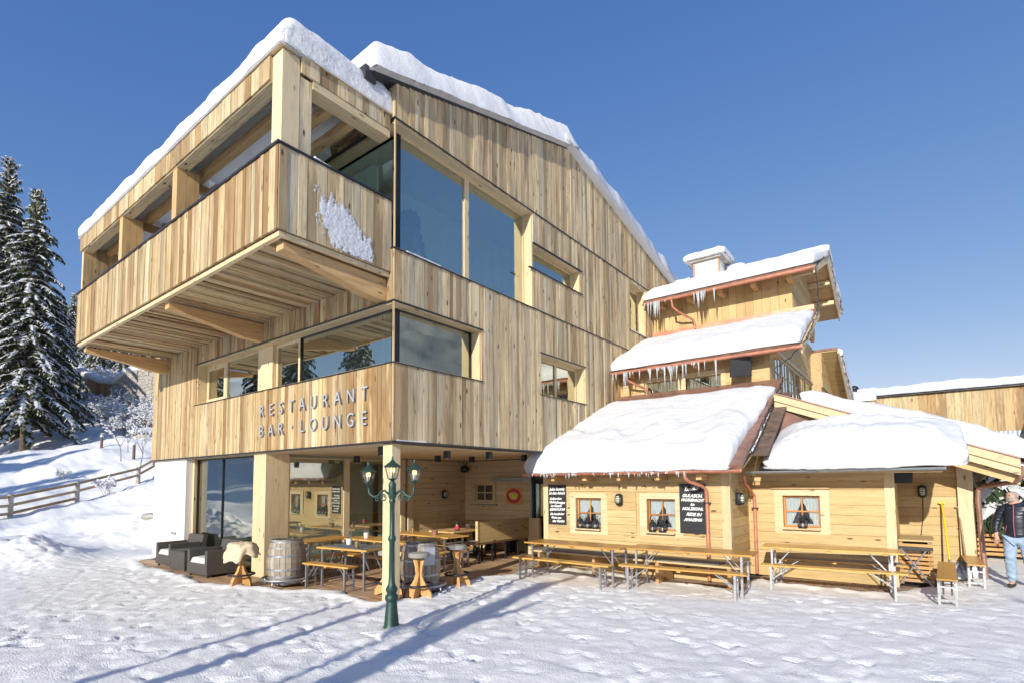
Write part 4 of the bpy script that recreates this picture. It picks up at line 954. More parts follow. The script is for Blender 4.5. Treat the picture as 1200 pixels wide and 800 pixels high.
# downpipes
def pipe(pts, rad=0.035, mat='copper', label=None):
    o = MB().tube(pts, rad, 10).build('downpipe', mat, ch, smooth='auto')
    if label: o['label'] = label
pipe([(-3.66, 10.24, 2.16), (-3.66, 10.26, 2.06), (-3.60, 10.32, 1.98), (-3.47, 10.66, 1.90), (-3.42, 10.76, 1.82), (-3.42, 10.79, 1.5), (-3.42, 10.79, 0.03)])
pipe([(-2.90, 11.55, 2.10), (-2.90, 11.58, 1.95), (-2.86, 11.85, 1.80), (-2.86, 12.16, 1.68), (-2.86, 12.19, 1.5), (-2.86, 12.19, 0.03)])
pipe([(-6.62, 13.84, 5.08), (-6.60, 13.86, 4.96), (-6.52, 13.95, 4.86), (-6.20, 14.22, 4.66), (-6.14, 14.30, 4.56), (-6.14, 14.32, 4.36)])
pipe([(-6.05, 16.19, 7.72), (-6.03, 16.22, 7.5), (-5.9, 16.4, 7.35), (-5.6, 16.78, 7.15), (-5.55, 16.86, 7.0), (-5.55, 16.88, 6.85)])
pipe([(1.42, 13.25, 2.22), (1.42, 13.3, 2.02), (1.36, 13.4, 1.93), (0.98, 13.9, 1.86), (0.88, 14.05, 1.80), (0.86, 14.08, 1.6), (0.90, 14.0, 0.05)], 0.045, 'copper_dark')
for p in [(-3.42, 10.83, 1.55), (-2.86, 12.23, 1.4)]: MB().box((p[0]-.06, p[1]-.09, p[2]), (p[0]+.06, p[1]+.03, p[2]+.02)).build('pipe_clip', 'dark_metal', ch)
# chimney
cm = MB().box((-5.86, 17.9, 8.2), (-5.05, 18.7, 9.40)).build('chimney', 'white_paint', ch)
MB().box((-5.885, 17.875, 8.2), (-5.83, 17.93, 9.41)).box((-5.08, 17.875, 8.2), (-5.025, 17.93, 9.41)).box((-5.08, 18.67, 8.2), (-5.025, 18.72, 9.41)).build('corner_trim', 'copper', cm)
MB().box((-5.98, 17.78, 9.41), (-4.93, 18.82, 9.48)).build('chimney_cap', 'stone', cm)
snow('chimney_snow', 'snow cushion on top of the white chimney', slab([(-6.15, 17.7, 9.48), (-4.8, 17.7, 9.48), (-4.8, 18.9, 9.48), (-6.15, 18.9, 9.48)], 0.30, 9, 0.28, 20, 20, 0.02, 0.03))
snow('chimney_snow', 'small snow lump behind the white chimney', slab([(-4.95, 18.5, 9.0), (-4.4, 18.5, 9.0), (-4.4, 19.0, 9.1), (-4.95, 19.0, 9.1)], 0.36, 10, 0.25, 14, 14, 0.02, 0.03))
# snow on the chalet
nrm = 0.12
def onroof(p, th=0.12): return (p[0], p[1]+th)
a = onroof(A1, .11); b = (A1[0]+3.35, A1[1]+s1*3.35+.10)
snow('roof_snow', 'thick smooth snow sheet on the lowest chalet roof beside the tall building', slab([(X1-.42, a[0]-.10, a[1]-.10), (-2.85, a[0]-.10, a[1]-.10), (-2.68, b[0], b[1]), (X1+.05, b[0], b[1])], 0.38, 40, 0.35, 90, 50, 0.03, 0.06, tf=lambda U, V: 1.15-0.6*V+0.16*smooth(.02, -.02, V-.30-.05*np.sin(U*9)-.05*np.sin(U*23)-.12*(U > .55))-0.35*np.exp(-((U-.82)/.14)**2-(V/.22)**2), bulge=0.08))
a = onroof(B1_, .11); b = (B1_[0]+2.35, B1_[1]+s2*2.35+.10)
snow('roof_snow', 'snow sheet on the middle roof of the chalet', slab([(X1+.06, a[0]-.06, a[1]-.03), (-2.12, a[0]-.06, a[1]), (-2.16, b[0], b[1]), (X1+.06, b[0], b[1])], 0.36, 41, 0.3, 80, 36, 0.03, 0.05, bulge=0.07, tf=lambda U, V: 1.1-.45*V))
a = onroof(C1_, .11)
snow('roof_snow', 'snow sheet on the front slope of the topmost chalet roof', slab([(X1+.06, a[0]-.06, a[1]), (-2.08, a[0]-.06, a[1]), (-2.05, CR[0]+.15, CR[1]+.14), (X1+.06, CR[0]+.15, CR[1]+.14)], 0.32, 42, 0.28, 80, 36, 0.03, 0.05, bulge=0.07))
snow('roof_snow', 'snow on the rear slope of the topmost chalet roof', slab([(X1+.06, CR[0]-.2, CR[1]+.12), (-2.0, CR[0]-.2, CR[1]+.12), (-2.0, C2_[0], C2_[1]+.1), (X1+.06, C2_[0], C2_[1]+.1)], 0.34, 43, 0.28, 60, 36, 0.04, 0.05, bulge=0.12), 'snow_rough')
snow('roof_snow', 'snow on the lower rear roof of the chalet', slab([(X1+.06, D1[0]+.5, D1[1]-.16), (-2.08, D1[0]+.5, D1[1]-.16), (-2.02, D2[0], D2[1]+.1), (X1+.06, D2[0], D2[1]+.1)], 0.42, 44, 0.3, 60, 36, 0.04, 0.05, bulge=0.10), 'snow_rough')
snow('roof_snow', 'low snow drift where the top chalet roof meets the tall building', slab([(X1+.06, 17.3, 8.4), (-5.9, 17.3, 8.4), (-5.9, 18.6, 8.8), (X1+.06, 18.6, 8.8)], 0.3, 45, 0.45, 20, 20, 0.03, 0.03))
icicles('row of icicles hanging from the middle chalet gutter', (X1+.1, 13.78, 5.06), (-2.9, 13.78, 5.06), 46, 0.05, 0.65, 3, [(0.1, .05), (0.42, .08), (0.3, .1), (0.62, .05), (0.45, .03)])
icicles('icicles hanging from the topmost chalet gutter', (X1+.1, 16.12, 7.72), (-3.4, 16.12, 7.72), 30, 0.08, 0.55, 4, [(0.06, .05), (0.12, .05), (0.5, .02), (0.55, .06)])
icicles('short icicles along the lowest chalet gutter', (-7.5, 10.20, 2.16), (-3.6, 10.20, 2.16), 55, 0.02, 0.11, 5)

# ------------------------------------------------------------------ right wing roof B and annex
RB1 = (11.55, 2.16); RB2 = (13.15, 3.02); sb = (RB2[1]-RB1[1])/(RB2[0]-RB1[0])
roof_plane(ch, -2.6, 0.30, *RB1, *RB2, 0.08, 'roof_metal'); underside(ch, -2.6, 0.28, *RB1, *RB2, 'wood_chalet_x')
gutter(ch, (-2.85, 11.50, 2.18), (0.33, 11.50, 2.20), 0.055, 'zinc')
MB().add([(-2.6, 12.2, 2.66), (-2.6, 13.15, 3.65), (-1.5, 13.1, 3.10), (-1.5, 12.6, 2.85)], [(0, 1, 2, 3)]).build('flashing', 'copper_dark', ch, recalc=False)
snow('roof_snow', 'deep overhanging snow drift on the low roof above the single window', slab([(-2.45, 11.48, 2.25), (0.58, 11.50, 2.27), (0.45, 13.05, 3.0), (-2.35, 13.05, 3.06)], 0.46, 46, 0.50, 90, 50, 0.05, 0.07, tf=lambda U, V: (0.55+0.10*smooth(.02, -.02, V-.42-.06*np.sin(U*11)-.03*np.sin(U*31))+0.55*np.sin(np.clip(U*1.05, 0, 1)*np.pi)**0.6)*(1.1-0.35*V), bulge=0.14))
# annex verge (its roof falls to the right)
V0 = (-2.60, 3.98); V1 = (1.42, 2.36); YV = 13.22
def vz(x): return V0[1]+(x-V0[0])*(V1[1]-V0[1])/(V1[0]-V0[0])
def vboard(dz0, dz1, y, th, name, mat):
    return MB().add([(V0[0], y, V0[1]+dz0), (V1[0], y, V1[1]+dz0), (V1[0], y, V1[1]+dz1), (V0[0], y, V0[1]+dz1)]+[(V0[0], y+th, V0[1]+dz0), (V1[0], y+th, V1[1]+dz0), (V1[0], y+th, V1[1]+dz1), (V0[0], y+th, V0[1]+dz1)],
        [(0,1,2,3),(7,6,5,4),(0,4,5,1),(1,5,6,2),(2,6,7,3),(3,7,4,0)], 0.4).build(name, mat, ch)
vboard(-.17, -.01, YV-.04, 0.03, 'barge_board', 'wood_light_x'); vboard(-.31, -.172, YV, 0.03, 'barge_board', 'wood_light_x'); vboard(-.48, -.313, YV+.16, 0.03, 'barge_board', 'wood_chalet_x'); vboard(-.008, .015, YV-.07, 0.12, 'flashing', 'copper_dark')
def rplane(z0, z1, y0, y1, name, mat):
    return MB().add([(V0[0], y0, V0[1]+z0), (V1[0], y0, V1[1]+z0), (V1[0], y0, V1[1]+z1), (V0[0], y0, V0[1]+z1), (V0[0], y1, V0[1]+z0), (V1[0], y1, V1[1]+z0), (V1[0], y1, V1[1]+z1), (V0[0], y1, V0[1]+z1)],
        [(0,1,2,3),(7,6,5,4),(0,4,5,1),(1,5,6,2),(2,6,7,3),(3,7,4,0)], 0.4).build(name, mat, ch)
rplane(-.10, -.012, YV+.05, 22.0, 'roof', 'copper_dark'); rplane(-.16, -.103, YV+.19, 21.9, 'eave_boarding', 'beam_y')
for yy in np.arange(13.9, 21.5, 0.8): MB().bar((0.2, yy, vz(0.2)-.22), (1.36, yy, vz(1.36)-.22), 0.10, 0.11).build('rafter_end', 'wood_chalet_x', ch)
gutter(ch, (1.48, YV, 2.36), (1.48, 22, 2.36), 0.07, 'copper_dark')
MB().add([(-2.6, YV+.2, 2.4), (XR, YV+.2, 2.4), (XR, YV+.2, vz(XR)-.35), (-2.6, YV+.2, vz(-2.6)-.35)], [(0, 1, 2, 3)]).build('gable_panel', 'wood_chalet_x', ch, recalc=False) if False else None
snow('roof_snow', 'long snow band on the annex roof falling to the right', slab([(-2.05, YV-.02, vz(-2.05)+.01), (1.62, YV-.02, V1[1]-.06), (1.62, 21.5, V1[1]-.06), (-2.05, 21.5, vz(-2.05)+.01)], 0.36, 47, 0.3, 90, 40, 0.05, 0.06, bulge=0.08, tf=lambda U, V: 0.8+0.4*np.clip(U*1.3, 0, 1)), 'snow_rough')
# string lights along the verges
def garland(label, pts, n, sagg, seed):
    r = random.Random(seed); P = []
    for (a, b) in zip(pts[:-1], pts[1:]):
        a = Vector(a); b = Vector(b)
        for i in range(n):
            t = i/n; p = a.lerp(b, t); p += Vector((r.uniform(-.03, .03), r.uniform(-.03, .03), -sagg*math.sin(t*math.pi)+r.uniform(-.03, .03))); P.append(p)
    P.append(Vector(pts[-1]))
    o = MB().tube(P, 0.012, 5).build('string_lights', 'black_plastic', None, label=label, cat='string lights')
    mb = MB()
    for p in P: 
        d = Vector((r.uniform(-1, 1), r.uniform(-1, 1), r.uniform(-1, .4))).normalized()*0.045; mb.tube([p, p+d], [0.005, 0.007], 5)
    q = mb.build('bulb_row', 'zinc', None, base=False); q.parent = o; q.location = -o.location
    q['kind'] = 'stuff'
garland('string of lights wound along the right edge of the lowest chalet roof', [(-2.58, 14.3, 4.5), (-2.58, 12.9, 3.72), (-2.56, 11.6, 3.02), (-2.56, 10.3, 2.32)], 16, 0.02, 1)
garland('string of lights drooping from the middle chalet roof corner', [(-2.06, 15.8, 6.25), (-2.06, 13.9, 5.2), (-2.75, 14.2, 4.75), (-2.6, 14.35, 4.45)], 14, 0.06, 2)
garland('string of lights hanging between the top and middle chalet roofs', [(-2.04, 18.2, 8.75), (-2.04, 16.3, 7.84), (-2.03, 16.35, 6.8), (-2.05, 16.2, 6.4)], 12, 0.04, 3)
# ------------------------------------------------------------------ wall lamps, boards, speakers
def wall_lamp(loc, rz, label):
    t = root('wall_lamp', label, 'lamp', loc, rz, 'oval ship style wall lamps')
    b = MB(); b.tube([(0, 0, -.13), (0, -.0, -.10), (0, 0, .10), (0, 0, .13)], [0.03, 0.075, 0.075, 0.03], 14); 
    b.build('lamp_body', 'black_plastic', t, world=False, smooth=True)
    g = MB().tube([(0, -.03, -.075), (0, -.05, -.055), (0, -.05, .055), (0, -.03, .075)], [0.03, 0.058, 0.058, 0.03], 12).build('lamp_glass', 'frosted', t, world=False, smooth=True)
    c = MB()
    for dx in (-.035, 0, .035): c.tube([(dx, -.06, -.12), (dx*1.5, -.105, -.05), (dx*1.5, -.105, .05), (dx, -.06, .12)], 0.007, 5)
    for z in (-.05, 0, .05): c.tube([(-.08, -.02, z), (-.055, -.09, z), (0, -.108, z), (.055, -.09, z), (.08, -.02, z)], 0.007, 5)
    c.build('lamp_cage', 'green_iron', t, world=False)
    MB().box((-.03, 0, -.04), (.03, .08, .04)).build('mount', 'black_plastic', t, world=False)
    return t
wall_lamp((-5.35, 10.82, 1.60), 0, 'oval caged wall lamp between the two curtained windows')
wall_lamp((-2.94, 11.30, 1.63), R(90), 'oval caged wall lamp on the narrow return wall by the copper downpipe')
wall_lamp((-0.01, 14.25, 1.74), 0, 'oval caged wall lamp above the shovel in the right recess')
wall_lamp((-11.44, 11.47, 1.66), R(90), 'oval caged wall lamp on the shaded terrace wall')
cb = MB().tube([(-0.01, 14.30, 1.62), (-.02, 14.31, 1.2), (-.08, 14.31, 0.75)], 0.008, 5).build('lamp_cable', 'black_plastic', None, label='thin cable hanging below the recess wall lamp', cat='cable')

def chalkboard(x0, x1, z0, z1, y, lines, label):
    t = root('chalkboard', label, 'chalkboard', ((x0+x1)/2, y, z0), 0, 'chalk menu boards')
    w = x1-x0; h = z1-z0
    MB().box((-w/2, -.018, 0), (w/2, 0, h)).build('board_panel', 'slate_board', t, world=False)
    for (txt, fz, sz, dx) in lines:
        me = text_mesh(txt, sz*.88, 0.0015, 'chalk', shear=.35); o = bpy.data.objects.new('chalk_writing', me); C.objects.link(o); o.parent = t
        xs = [v.co.x for v in me.vertices]; wd = max(xs)-min(xs); sc = min(1.0, (w*0.9)/wd)
        o.location = (dx, -.021, h*fz); o.rotation_euler = (R(90), R(rng.uniform(-2, 2)), 0); o.scale = (sc, 1, 1)
    return t
chalkboard(-7.26, -6.76, 0.98, 1.93, YA-.03, [('Jeden Sonntag', .86, .10, 0), ('ab dem Advent', .76, .10, 0), ('Kalbsrahm', .62, .09, -.04), ('Gulaschsuppe', .53, .09, 0), ('im Kessel', .44, .09, -.03), ('GEMUTLICH!', .35, .085, 0), ('Ein herzlicher', .24, .08, 0), ('Gruss aus', .15, .08, -.03), ('der Kuche', .06, .09, .03)], 'black chalkboard with dense white handwriting at the left end of the chalet wall')
chalkboard(-4.00, -3.47, 0.93, 1.94, YA-.03, [('Lunch~', .86, .10, -.02), ('GULASCH.', .73, .10, 0), ('HAUSGEMACHT', .645, .09, 0), ('im', .56, .09, 0), ('HOLZKOHL', .47, .09, 0), ('RIDE IN', .355, .10, .02), ('AMAZING', .25, .09, 0)], 'black chalkboard with large white capitals partly behind the copper downpipe')

def speaker(loc, rz, label, s=(0.28, 0.25, 0.5), tilt=0.25):
    t = root('loudspeaker', label, 'loudspeaker', loc, rz)
    a, b_, c_ = s
    o = MB().prism([(-a/2, 0), (a/2, 0), (a*0.32, b_), (-a*0.32, b_)], 'z', -c_/2, c_/2).build('cabinet', 'black_plastic', t, world=False); o.rotation_euler = (tilt, 0, 0)
    g = MB().box((-a*.45, -.012, -c_*.46), (a*.45, -.001, c_*.46)).build('grille', 'slate_board', t, world=False); g.rotation_euler = (tilt, 0, 0)
    MB().tube([(0, b_*0.5, 0), (0, b_+.12, 0.05)], 0.02, 6).build('bracket', 'dark_metal', t, world=False)
speaker((-3.50, 14.0, 4.86), R(22), 'black loudspeaker under the middle eave of the chalet', (0.50, 0.3, 0.50), 0.30)
speaker((-0.32, 12.7, 2.02), R(10), 'black loudspeaker tucked under the low eave beside the recess', (0.36, 0.22, 0.22), 0.5)
t = root('round_speaker', 'round black speaker in the corner of the terrace ceiling', 'loudspeaker', (-11.30, 12.22, 2.42))
MB().lathe([(0.05, -.1), (.11, -.08), (.13, 0), (.11, .08), (.05, .1)], 16).build('cabinet', 'black_plastic', t, world=False, smooth=True)
MB().tube([(0, 0, .08), (0, .1, .2)], .02, 6).build('bracket', 'dark_metal', t, world=False)
sp0 = None
SPL = ['second spotlight from the lamp post', 'spotlight nearest the lamp post', 'spotlight above the round table area', 'spotlight right of the lamp post near the edge', 'spotlight nearest the chalet roof', 'spotlight left of the lamp post', 'spotlight farthest left under the soffit']
for i, (x, y) in enumerate([(-9.54, 9.33), (-8.0, 8.1), (-9.28, 10.31), (-7.6, 9.02), (-7.78, 10.57), (-7.9, 6.3), (-11.0, 8.0)]):
    if sp0 is None:
        sp0 = root('ceiling_spotlight', '', 'spotlight', (x, y, 2.675), 0, 'black cube spotlights under the soffit')
        MB().box((-.055, -.055, -.16), (.055, .055, 0)).build('lamp_housing', 'black_plastic', sp0, world=False)
        MB().lathe([(0.001, -.165), (.04, -.165), (.04, -.161), (.001, -.161)], 12).build('lens', 'frosted', sp0, world=False)
        q = sp0
    else: q = dup(sp0, (x, y, 2.675))
    q['label'] = 'small black '+SPL[i]
# round sign
t = root('wall_sign', 'square orange sign with red ring and yellow figure on the terrace wall', 'sign', (-9.52, 12.425, 1.60))
MB().box((-.29, -.02, -.24), (.29, 0, .24)).build('sign_panel', 'sign_orange', t, world=False)
o = MB().lathe([(0.15, 0), (.22, 0), (.22, .006), (.15, .006)], 28).build('red_ring', 'sign_red', t, world=False); o.rotation_euler = (R(90), 0, 0); o.location = (0, -.021, 0); o.scale = (1.2, 1, 1)
o = MB().add([(.16*math.cos(a)*(1+.12*math.sin(3*a)), .12*math.sin(a)*(1+.1*math.cos(2*a)), z) for z in (0, .008) for a in [2*math.pi*i/20 for i in range(20)]], [tuple(range(20)), tuple(range(20, 40))]+[(i, (i+1) % 20, 20+(i+1) % 20, 20+i) for i in range(20)]).build('yellow_figure', 'sign_yellow', t, world=False); o.rotation_euler = (R(90), 0, 0); o.location = (0, -.03, 0)
# candle lanterns on the sills
def lantern(loc, label):
    t = root('candle_lantern', label, 'lantern', loc, 0, 'small dark lanterns on the window sills')
    MB().lathe([(.06, 0), (.085, .01), (.085, .03), (.07, .035)], 12).build('base', 'black_plastic', t, world=False, smooth='auto')
    MB().lathe([(.07, .036), (.085, .09), (.075, .15)], 12).build('lantern_glass', 'glass_small', t, world=False, smooth=True)
    MB().lathe([(.085, .151), (.07, .18), (.035, .21), (.03, .24), (.012, .26)], 12).build('lid', 'black_plastic', t, world=False, smooth='auto')
    c = MB()
    for k in range(6): a = k*math.pi/3; c.tube([(.075*math.cos(a), .075*math.sin(a), .03), (.09*math.cos(a), .09*math.sin(a), .09), (.08*math.cos(a), .08*math.sin(a), .155)], .005, 4)
    c.tube([(-.07, 0, .19), (-.05, 0, .29), (0, 0, .33), (.05, 0, .29), (.07, 0, .19)], .005, 4); c.build('handle', 'black_plastic', t, world=False)
    MB().lathe([(.025, .03), (.025, .09)], 10).build('candle', 'cushion', t, world=False)
for x, l in ((-6.38, 'leftmost lantern on the left chalet window sill'), (-6.18, 'middle lantern on the left chalet window sill'), (-5.98, 'rightmost lantern on the left chalet window sill')): lantern((x, YA-.04, .925), l)
for x, l in ((-4.60, 'left lantern on the sill next to the large lettered chalkboard'), (-4.38, 'right lantern on the sill next to the large lettered chalkboard')): lantern((x, YA-.04, .925), l)
lantern((-1.97, YBW-.05, 1.02), 'single lantern on the sill of the lone right window')
MB().box((-6.5, YA-.14, .895), (-5.83, YA+.02, .92)).build('window_sill', 'wood_light_x', ch); MB().box((-4.73, YA-.14, .895), (-4.10, YA+.02, .92)).build('window_sill', 'wood_light_x', ch)
MB().box((-2.33, YBW-.13, .99), (-1.65, YBW+.02, 1.015)).build('window_sill', 'wood_light_x', ch)

# ------------------------------------------------------------------ lamp post
lp = root('lamp_post', 'dark green cast iron lamp post with three lantern heads standing in the snow', 'street lamp', (-5.77, 4.78, 0.0))
MB().lathe([(.125, -.05), (.125, .02), (.112, .06), (.10, .10), (.07, .40), (.085, .42), (.092, .45), (.085, .48), (.06, .51), (.075, .54), (.082, .57), (.065, .60), (.045, .64), (.04, .73)], 20).build('post_base', 'green_iron', lp, world=False, smooth='auto')
MB().lathe([(.040, .73), (.037, 1.2), (.05, 1.22), (.054, 1.245), (.05, 1.27), (.036, 1.29), (.033, 1.72), (.045, 1.74), (.045, 1.76), (.038, 1.78), (.055, 1.82), (.05, 1.95), (.055, 1.98), (.03, 2.03)], 18).build('pole', 'green_iron', lp, world=False, smooth='auto')
def lantern_head(x, z0, s=1.0):
    h = MB(); n = 6
    h.lathe([(.015*s, 0), (.05*s, .03*s), (.085*s, .05*s), (.085*s, .06*s)], n, (x, 0, z0))
    h.lathe([(.155*s, .24*s), (.165*s, .255*s), (.10*s, .30*s), (.05*s, .335*s), (.03*s, .36*s), (.018*s, .38*s), (.02*s, .395*s), (.008*s, .43*s)], n, (x, 0, z0))
    for k in range(n):
        a = 2*math.pi*k/n; h.tube([(x+.082*s*math.cos(a), .082*s*math.sin(a), z0+.055*s), (x+.135*s*math.cos(a), .135*s*math.sin(a), z0+.25*s)], .009*s, 4)
    o = h.build('lantern_head', 'green_iron', lp, world=False, smooth='auto')
    g = MB().lathe([(.076*s, .06*s), (.128*s, .243*s)], n, (x, 0, z0)).build('lantern_glass', 'glass_lamp', o, world=False)
    MB().lathe([(.028*s, .07*s), (.032*s, .12*s), (.03*s, .16*s)], 10, (x, 0, z0)).build('lamp_holder', 'frosted', o, world=False, smooth=True)
    MB().lathe([(.030*s, .161*s), (.042*s, .19*s), (.030*s, .225*s), (.01*s, .235*s)], 10, (x, 0, z0)).build('bulb', 'bulb', o, world=False, smooth=True)
# the arms are set square to the courtyard
lp.rotation_euler = (0, 0, R(20))
lantern_head(0, 2.02, .82); lantern_head(-.38, 1.97, .78); lantern_head(.34, 1.99, .78)
for sx, ex, zz in ((-1, -.38, 1.97), (1, .34, 1.99)):
    m_ = MB(); m_.tube([(sx*.04, 0, 1.84), (sx*.12, 0, 1.90), (sx*.17, 0, 1.89), (sx*.22, 0, 1.83), (sx*.29, 0, 1.81), (ex*.95, 0, 1.86), (ex, 0, zz)], .017, 8)
    m_.tube([(sx*(.14+.055*math.cos(a)*(1-i/24)), 0, 1.80+.055*math.sin(a)*(1-i/24)) for i, a in enumerate([i*math.pi/5 for i in range(16)])], .009, 6)
    m_.tube([(sx*(.24+.035*math.cos(a)*(1-i/20)), 0, 1.78+.035*math.sin(a)*(1-i/20)) for i, a in enumerate([math.pi-i*math.pi/5 for i in range(14)])], .008, 6)
    m_.build('arm', 'green_iron', lp, world=False, smooth=True)

# ------------------------------------------------------------------ beer tables and benches
def folding_legs(h, w, hx, brace):
    m_ = MB(); r = .0125
    for s in (-1, 1): m_.box((hx-.0175, s*w-.0175, 0), (hx+.0175, s*w+.0175, h))
    m_.box((hx-.012, -w+.018, .10), (hx+.012, w-.018, .13)); m_.box((hx-.012, -w+.018, h-.14), (hx+.012, w-.018, h-.11)); m_.box((hx-.02, -w-.03, h-.02), (hx+.02, w+.03, h-.001))
    sg = -1 if hx > 0 else 1
    for s in (-.5, .5): m_.bar((hx, s*w, h*.45), (hx+sg*brace, s*w, h-.01), .025, .012)
    return m_
def mk_table(name, L, w, h, mat='beech_x', top=.028, cat='table', mats=False):
    t = root(name, '', cat)
    tp = MB(); k = 3 if w > .4 else 1
    tp.box((-L/2, -w/2, h-top), (L/2, w/2, h), .3)
    tp.build('table_top' if cat == 'table' else 'seat', mat, t, world=False)
    for q0, q1 in ((-L*.40, -L*.37), (-.03, .03), (L*.37, L*.40)): MB().box((q0, -w*.44, h-top-.03), (q1, w*.44, h-top-.001)).build('batten', mat, t, world=False)
    for s in (-1, 1): folding_legs(h-top, w*.42, s*L*.42, L*.15).build('leg_frame', 'galvanised', t, world=False)
    return t
T0 = mk_table('beer_table', 2.2, .68, .765); B0 = mk_table('beer_bench', 2.2, .25, .47, cat='bench', top=.026)
T1_ = mk_table('beer_table', 1.35, .72, .765); B1b = mk_table('beer_bench', 1.3, .25, .47, cat='bench', top=.026)
first = set()
def place(proto, x, y, rz, label, group):
    if proto.name not in first: first.add(proto.name); proto.location = (x, y, -.015); proto.rotation_euler = (0, 0, rz); q = proto
    else: q = dup(proto, (x, y, -.015), rz)
    q['label'] = label; q['group'] = group; return q
GT, GB = 'folding beer tables', 'folding beer benches'
place(T0, -5.60, 9.42, R(0), 'orange folding table in front of the densely written chalkboard', GT)
place(T0, -3.42, 9.75, R(4), 'orange folding table in front of the wide lettered chalkboard', GT)
place(T0, -1.42, 11.38, R(6), 'orange folding table below the single right window', GT)
place(B0, -5.72, 8.96, R(0), 'orange folding bench on the courtyard side of the left chalet table', GB)
place(B0, -3.46, 9.32, R(5), 'orange folding bench on the courtyard side of the middle chalet table', GB)
place(B0, -1.36, 10.86, R(7), 'orange folding bench before the table at the single right window', GB)
q = place(B0, -1.40, 11.93, R(5), 'folding bench with dark mat between the right table and the wall', GB)
MB().box((-1.05, -.13, .472), (1.05, .13, .487)).build('seat_mat', 'mat_grey', q, world=False)
place(T1_, -8.98, 6.50, R(8), 'short grey topped folding table nearest the wide timber column', GT)
place(B1b, -9.10, 6.02, R(6), 'short folding bench before the grey topped terrace table', GB)
tz = [(-9.6, 7.75, 2, 'folding table second row under the soffit'), (-9.7, 9.15, -3, 'folding table third row under the soffit'), (-9.0, 10.4, 4, 'folding table at the back of the terrace left of the pedestal table')]
for x, y, a_, l in tz[:2]: place(T0, x, y, R(a_), 'long '+l, GT)
for x, y, a_, l in [(-9.5, 7.2, 2, 'folding bench between first and second terrace rows'), (-9.55, 8.30, 2, 'folding bench behind the second terrace table'), (-9.65, 8.68, -3, 'folding bench before the third terrace table'), (-9.8, 9.65, -3, 'folding bench behind the third terrace table')]: place(B0, x, y, R(a_), 'long orange '+l, GB)
place(T1_, -10.9, 7.0, R(96), 'short folding table close to the mirror glass behind the barrel', GT)
place(B1b, -10.35, 7.05, R(96), 'short folding bench close to the mirror glass behind the barrel', GB)
def runner(x0, x1, y0, y1, z, rz, label):
    o = MB().box((x0, y0, z), (x1, y1, z+.008)).build('table_runner', 'mat_grey', None, label=label, cat='table mat')
runner(-9.6, -8.38, 6.22, 6.80, .752, 0, 'grey mat lying on the front terrace table')
# bench against the chalet wall with grey mat
wb = root('wall_bench', 'wide low wall bench with grey mat along the chalet front', 'bench', (-5, 10.4, 0))
for k in range(4): board('seat_plank', wb, 'wood_chalet_x', (-7.25, 9.98+k*.20, .42), (-2.62, 10.17+k*.20, .455))
MB().box((-7.1, 10.02, .456), (-3.0, 10.45, .475)).build('seat_mat', 'mat_grey', wb)
for x in (-7.0, -5.6, -4.2, -2.85): MB().box((x, 10.0, -.02), (x+.06, 10.75, .419)).build('leg', 'wood_brown_z', wb)
# two benches at the right
for (x, y, a_, L, lab) in ((0.26, 11.75, 88.5, 2.2, 'orange bench standing end on before the snow shovel'), (0.69, 14.0-.15, 91, 2.2, 'orange bench beside the corner post with the brown downpipe')):
    place(B0, x, y, R(a_), lab, GB)

# ------------------------------------------------------------------ barrels and stools
def barrel(loc, label, ring=True):
    t = root('wine_barrel', label, 'barrel', loc, 0, 'wine barrels used as standing tables')
    n = 22; prof = [(.29, .06), (.345, .25), (.375, .5), (.345, .75), (.295, .93)]
    for k in range(n):
        a0 = 2*math.pi*k/n+.01; a1 = 2*math.pi*(k+1)/n-.01; vs = []
        for r, z in prof:
            for rr in (r, r-.03):
                for a in (a0, a1): vs.append((rr*math.cos(a), rr*math.sin(a), z))
        fs = []
        for i in range(len(prof)-1):
            b_ = i*4; c_ = b_+4; fs += [(b_, b_+1, c_+1, c_), (b_+2, c_+2, c_+3, b_+3), (b_, c_, c_+2, b_+2), (b_+1, b_+3, c_+3, c_+1)]
        fs += [(0, 2, 3, 1), (16, 17, 19, 18)]
        MB().add(vs, fs).build('stave', 'barrel_wood', t, world=False)
    MB().lathe([(.001, .88), (.28, .88), (.28, .90), (.001, .90)], 20).build('lid', 'barrel_wood', t, world=False)
    for r0, z, hh in ((.305, .10, .05), (.338, .22, .04), (.368, .36, .035), (.368, .62, .035), (.338, .76, .04), (.308, .88, .05)):
        MB().lathe([(r0-.012, z-hh/2), (r0+.002, z-hh/2), (r0+.003, z+hh/2), (r0-.012, z+hh/2)], 26).build('hoop', 'galvanised', t, world=False, smooth='auto')
    MB().lathe([(.001, .975), (.40, .975), (.40, .987), (.001, .987)], 30).build('glass_top', 'glass_small', t, world=False)
    for k in range(3): a = k*2.1; MB().lathe([(.012, .90), (.012, .974)], 8, (.22*math.cos(a), .22*math.sin(a), 0)).build('spacer', 'galvanised', t, world=False)
    rg = MB(); rg.tube([(.46*math.cos(a), .46*math.sin(a), .17) for a in [i*math.pi/16 for i in range(32)]], .022, 8, closed=True)
    for k in range(4): a = k*math.pi/2+.5; rg.tube([(.46*math.cos(a), .46*math.sin(a), .17), (.46*math.cos(a), .46*math.sin(a), 0)], .016, 6); rg.tube([(.30*math.cos(a), .30*math.sin(a), .05), (.46*math.cos(a), .46*math.sin(a), .15)], .014, 6)
    rg.build('foot_ring', 'galvanised', t, world=False, smooth=True)
    return t
b1 = barrel((-10.12, 5.72, -.02), 'upright oak barrel with glass top beside the wide timber column')
b2 = dup(b1, (-7.42, 6.82, -.02), R(70), 'upright oak barrel with glass top right of the corner column')
o = MB().box((-.09, -.383, .55), (.12, -.33, .86)).build('blue_towel', 'letter_face', b2, world=False)
